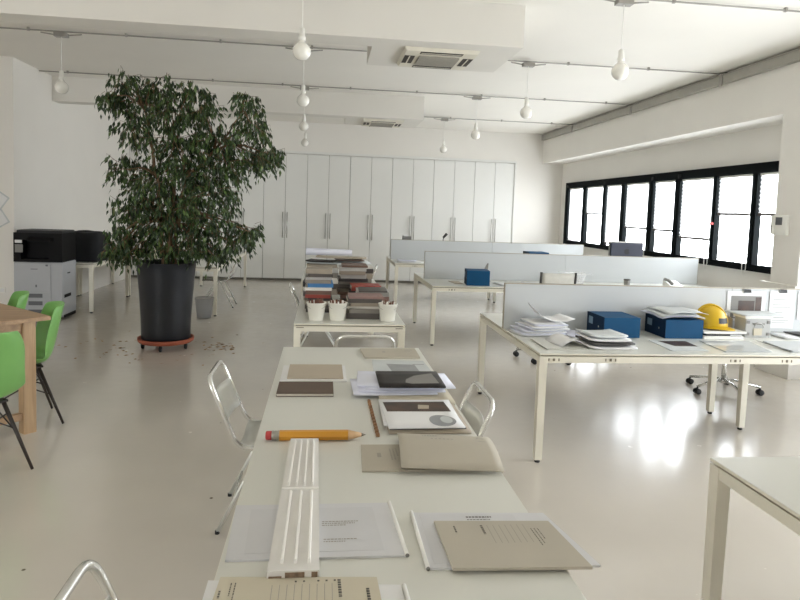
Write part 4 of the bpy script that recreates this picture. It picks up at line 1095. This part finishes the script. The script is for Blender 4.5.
MB().lathe([(.11, .0), (.16, .16), (.155, .16), (.105, .004)], n=8).build('container_body', M['clear'], o); MB().box(-.17, .17, -.17, .17, .16, .17).build('container_lid', M['clear'], o)
o, cx, cy = sheet_thing('paper_sheet', [(1.66, 8.2), (1.70, 7.9), (1.80, 7.9), (1.80, 8.2)], ZM, ZM+.006, M['taupe'], 'grey folder left of the lone blue box', 'paper')
stack_sheet('paper_bundle', 2.45, 7.95, .36, .3, ZM+.0005, .008, .1, M['paper'], 'white papers right of the lone blue box', 'papers', None, .006)
stack_sheet('paper_bundle', 2.85, 8.05, .36, .3, ZM+.0005, .010, -.1, M['paper'], 'white papers behind the black mesh chair on the middle desk', 'papers', None, .006)
o = empty('picture_stand', 'small slanted picture stand behind the lone blue box', 'stand', (2.17, 8.26, ZM))
m = MB(); m.hull([(-.10, -.05, 0), (.02, -.05, 0), (.02, -.03, 0), (-.10, -.03, 0)], [(.06, .08, .24), (.075, .08, .24), (.075, .1, .24), (.06, .1, .24)]); m.build('stand_leg', M['midgrey'], o)
m = MB(); m.hull([(.021, -.05, 0), (.08, -.05, 0), (.08, -.045, 0), (.021, -.045, 0)], [(.076, .08, .235), (.08, .08, .235), (.08, .085, .235), (.076, .085, .235)]); m.build('stand_card', M['grey_print'], o)
stack_sheet('paper_bundle', 1.55, 11.2, .42, .3, ZM+.0005, .012, .1, M['paper'], 'white papers at the left end of the farthest desk', 'papers', None, .006)
stack_sheet('paper_bundle', 1.50, 11.22, .34, .26, ZM+.0195, .008, -.2, M['paperb'], 'loose sheets on the papers at the left end of the farthest desk', 'papers', None, .01)
o = empty('desk_organizer', 'small grey organizer peeking over the farthest desk screen', 'organizer', (1.60, 12.1, ZM))
m = MB().box(-.08, .08, -.08, .08, 0, .43); m.build('organizer_body', M['midgrey'], o); m = MB().box(-.075, .0, -.075, .075, .431, .45); m.build('organizer_insert', M['paper'], o)
o = empty('desk_lamp', 'dark desk lamp head peeking over the farthest desk screen', 'lamp', (2.32, 12.1, ZM))
MB().lathe([(.08, 0), (.08, .015), (.01, .02)], n=20).build('lamp_base', M['darkgrey'], o); MB().tube([(0, 0, .02), (.0, 0, .40), (.05, 0, .47)], .008, 8).build('lamp_arm', M['darkgrey'], o)
MB().tube([(.0, 0, .42), (.07, 0, .50)], .02, 10, 0, .03).build('lamp_head', M['darkgrey'], o)

# ------------------------------------------------------------------ office chairs
def office_chair(label):
    o = empty('office_chair', label, 'chair', group='swivel office chairs')
    b = MB().lathe([(.035, .10), (.04, .13), (.03, .15), (.025, .155)], n=16)
    for k in range(5):
        a = 2*PI*k/5+1.187; x, y = math.cos(a), math.sin(a)
        b.tube([(.03*x, .03*y, .135), (.15*x, .15*y, .125), (.33*x, .33*y, .085)], .020, 8, 0, .014)
    b = b.build('star_base', M['chrome'], o)
    for k in range(5):
        a = 2*PI*k/5+1.187; x, y = .33*math.cos(a), .33*math.sin(a)
        m = MB()
        for d in (-.018, .018): m.lathe([(.026, d-.010), (.031, d-.006), (.031, d+.006), (.026, d+.010)], (x, y, .031), 14, 0, 'x')
        m.tube([(x, y, .03), (x, y, .075)], .009, 8); m.build('caster', M['rubber'], b)
    MB().tube([(0, 0, .15), (0, 0, .42)], .022, 12).build('gas_column', M['chrome'], o)
    P = [[(-.23+.46*j/8, -.23+.46*i/8, .47+.03*(1-((j-4)/4)**4)*(1-((i-4)/4)**4)) for j in range(9)] for i in range(9)]
    m = MB().grid(P, 0, .05); m.box(-.10, .10, -.10, .10, .405, .425); m.build('seat', M['seatfab'], o)
    P = [[(-.26-.05*(i/6)-.02*(1-((j-4)/4)**2), -.19+.38*j/8, .60+.47*i/6) for j in range(9)] for i in range(7)]
    MB().grid(P, 0, .012).build('backrest', M['meshgrey'], o)
    m = MB()
    for sy in (-1, 1): m.tube([(-.255, sy*.2, .58), (-.31, sy*.2, 1.08)], .014, 8)
    m.tube([(-.05, 0, .42), (-.22, 0, .43), (-.27, 0, .58)], .016, 8); m.tube([(-.262, -.2, .60), (-.262, .2, .60)], .012, 8)
    m.build('back_frame', M['darkgrey'], o)
    return o
oc = office_chair('swivel chair whose chrome star base shows under the near desk')
oc.scale = (1, 1, .9); oc.location = (3.95, 5.66, 0); oc.rotation_euler = (0, 0, -PI/2)
dup(oc, (2.60, 6.98, 0), PI/2, 'swivel chair with pale back between the near and middle desks').scale = (1, 1, .97)

# ------------------------------------------------------------------ light
w = bpy.data.worlds.new('sky'); sc.world = w; w.use_nodes = True
n = w.node_tree.nodes; l = w.node_tree.links
bg = n['Background']; tc = n.new('ShaderNodeTexCoord'); sx = n.new('ShaderNodeSeparateXYZ'); rp = n.new('ShaderNodeValToRGB')
l.new(tc.outputs['Generated'], sx.inputs[0]); l.new(sx.outputs['Z'], rp.inputs['Fac'])
rp.color_ramp.elements[0].position = 0; rp.color_ramp.elements[0].color = (.84, .87, .90, 1)
rp.color_ramp.elements[1].position = .6; rp.color_ramp.elements[1].color = (.90, .96, 1.02, 1)
l.new(rp.outputs[0], bg.inputs['Color']); bg.inputs['Strength'].default_value = 14.6
def portal(name, loc, rot, sx_, sy_):
    d = bpy.data.lights.new(name, 'AREA'); d.shape = 'RECTANGLE'; d.size = sx_; d.size_y = sy_; d.cycles.is_portal = True
    o = bpy.data.objects.new(name, d); col.objects.link(o); o.location = loc; o.rotation_euler = rot
zc = (WZ0+WZ1)/2; hz = WZ1-WZ0
portal('sky_portal_window_1', (XW+.2, (WY0+WY1)/2, zc), (PI/2, 0, PI/2), WY1-WY0, hz)
portal('sky_portal_fill_window_2', (XW+.2, (W2[0]+W2[1])/2, (W2Z+WZ1)/2), (PI/2, 0, PI/2), W2[1]-W2[0], WZ1-W2Z)
portal('sky_portal_fill_window_3', ((W3[0]+W3[1])/2, YN-.2, (W3Z0+W3Z1)/2), (PI/2, 0, 0), W3[1]-W3[0], W3Z1-W3Z0)
sc.cycles.diffuse_bounces = 8; sc.cycles.max_bounces = 14; sc.cycles.transparent_max_bounces = 12
sc.cycles.use_denoising = True
sc.cycles.sample_clamp_indirect = 6
sc.view_settings.view_transform = 'Standard'
sc.view_settings.exposure = 0
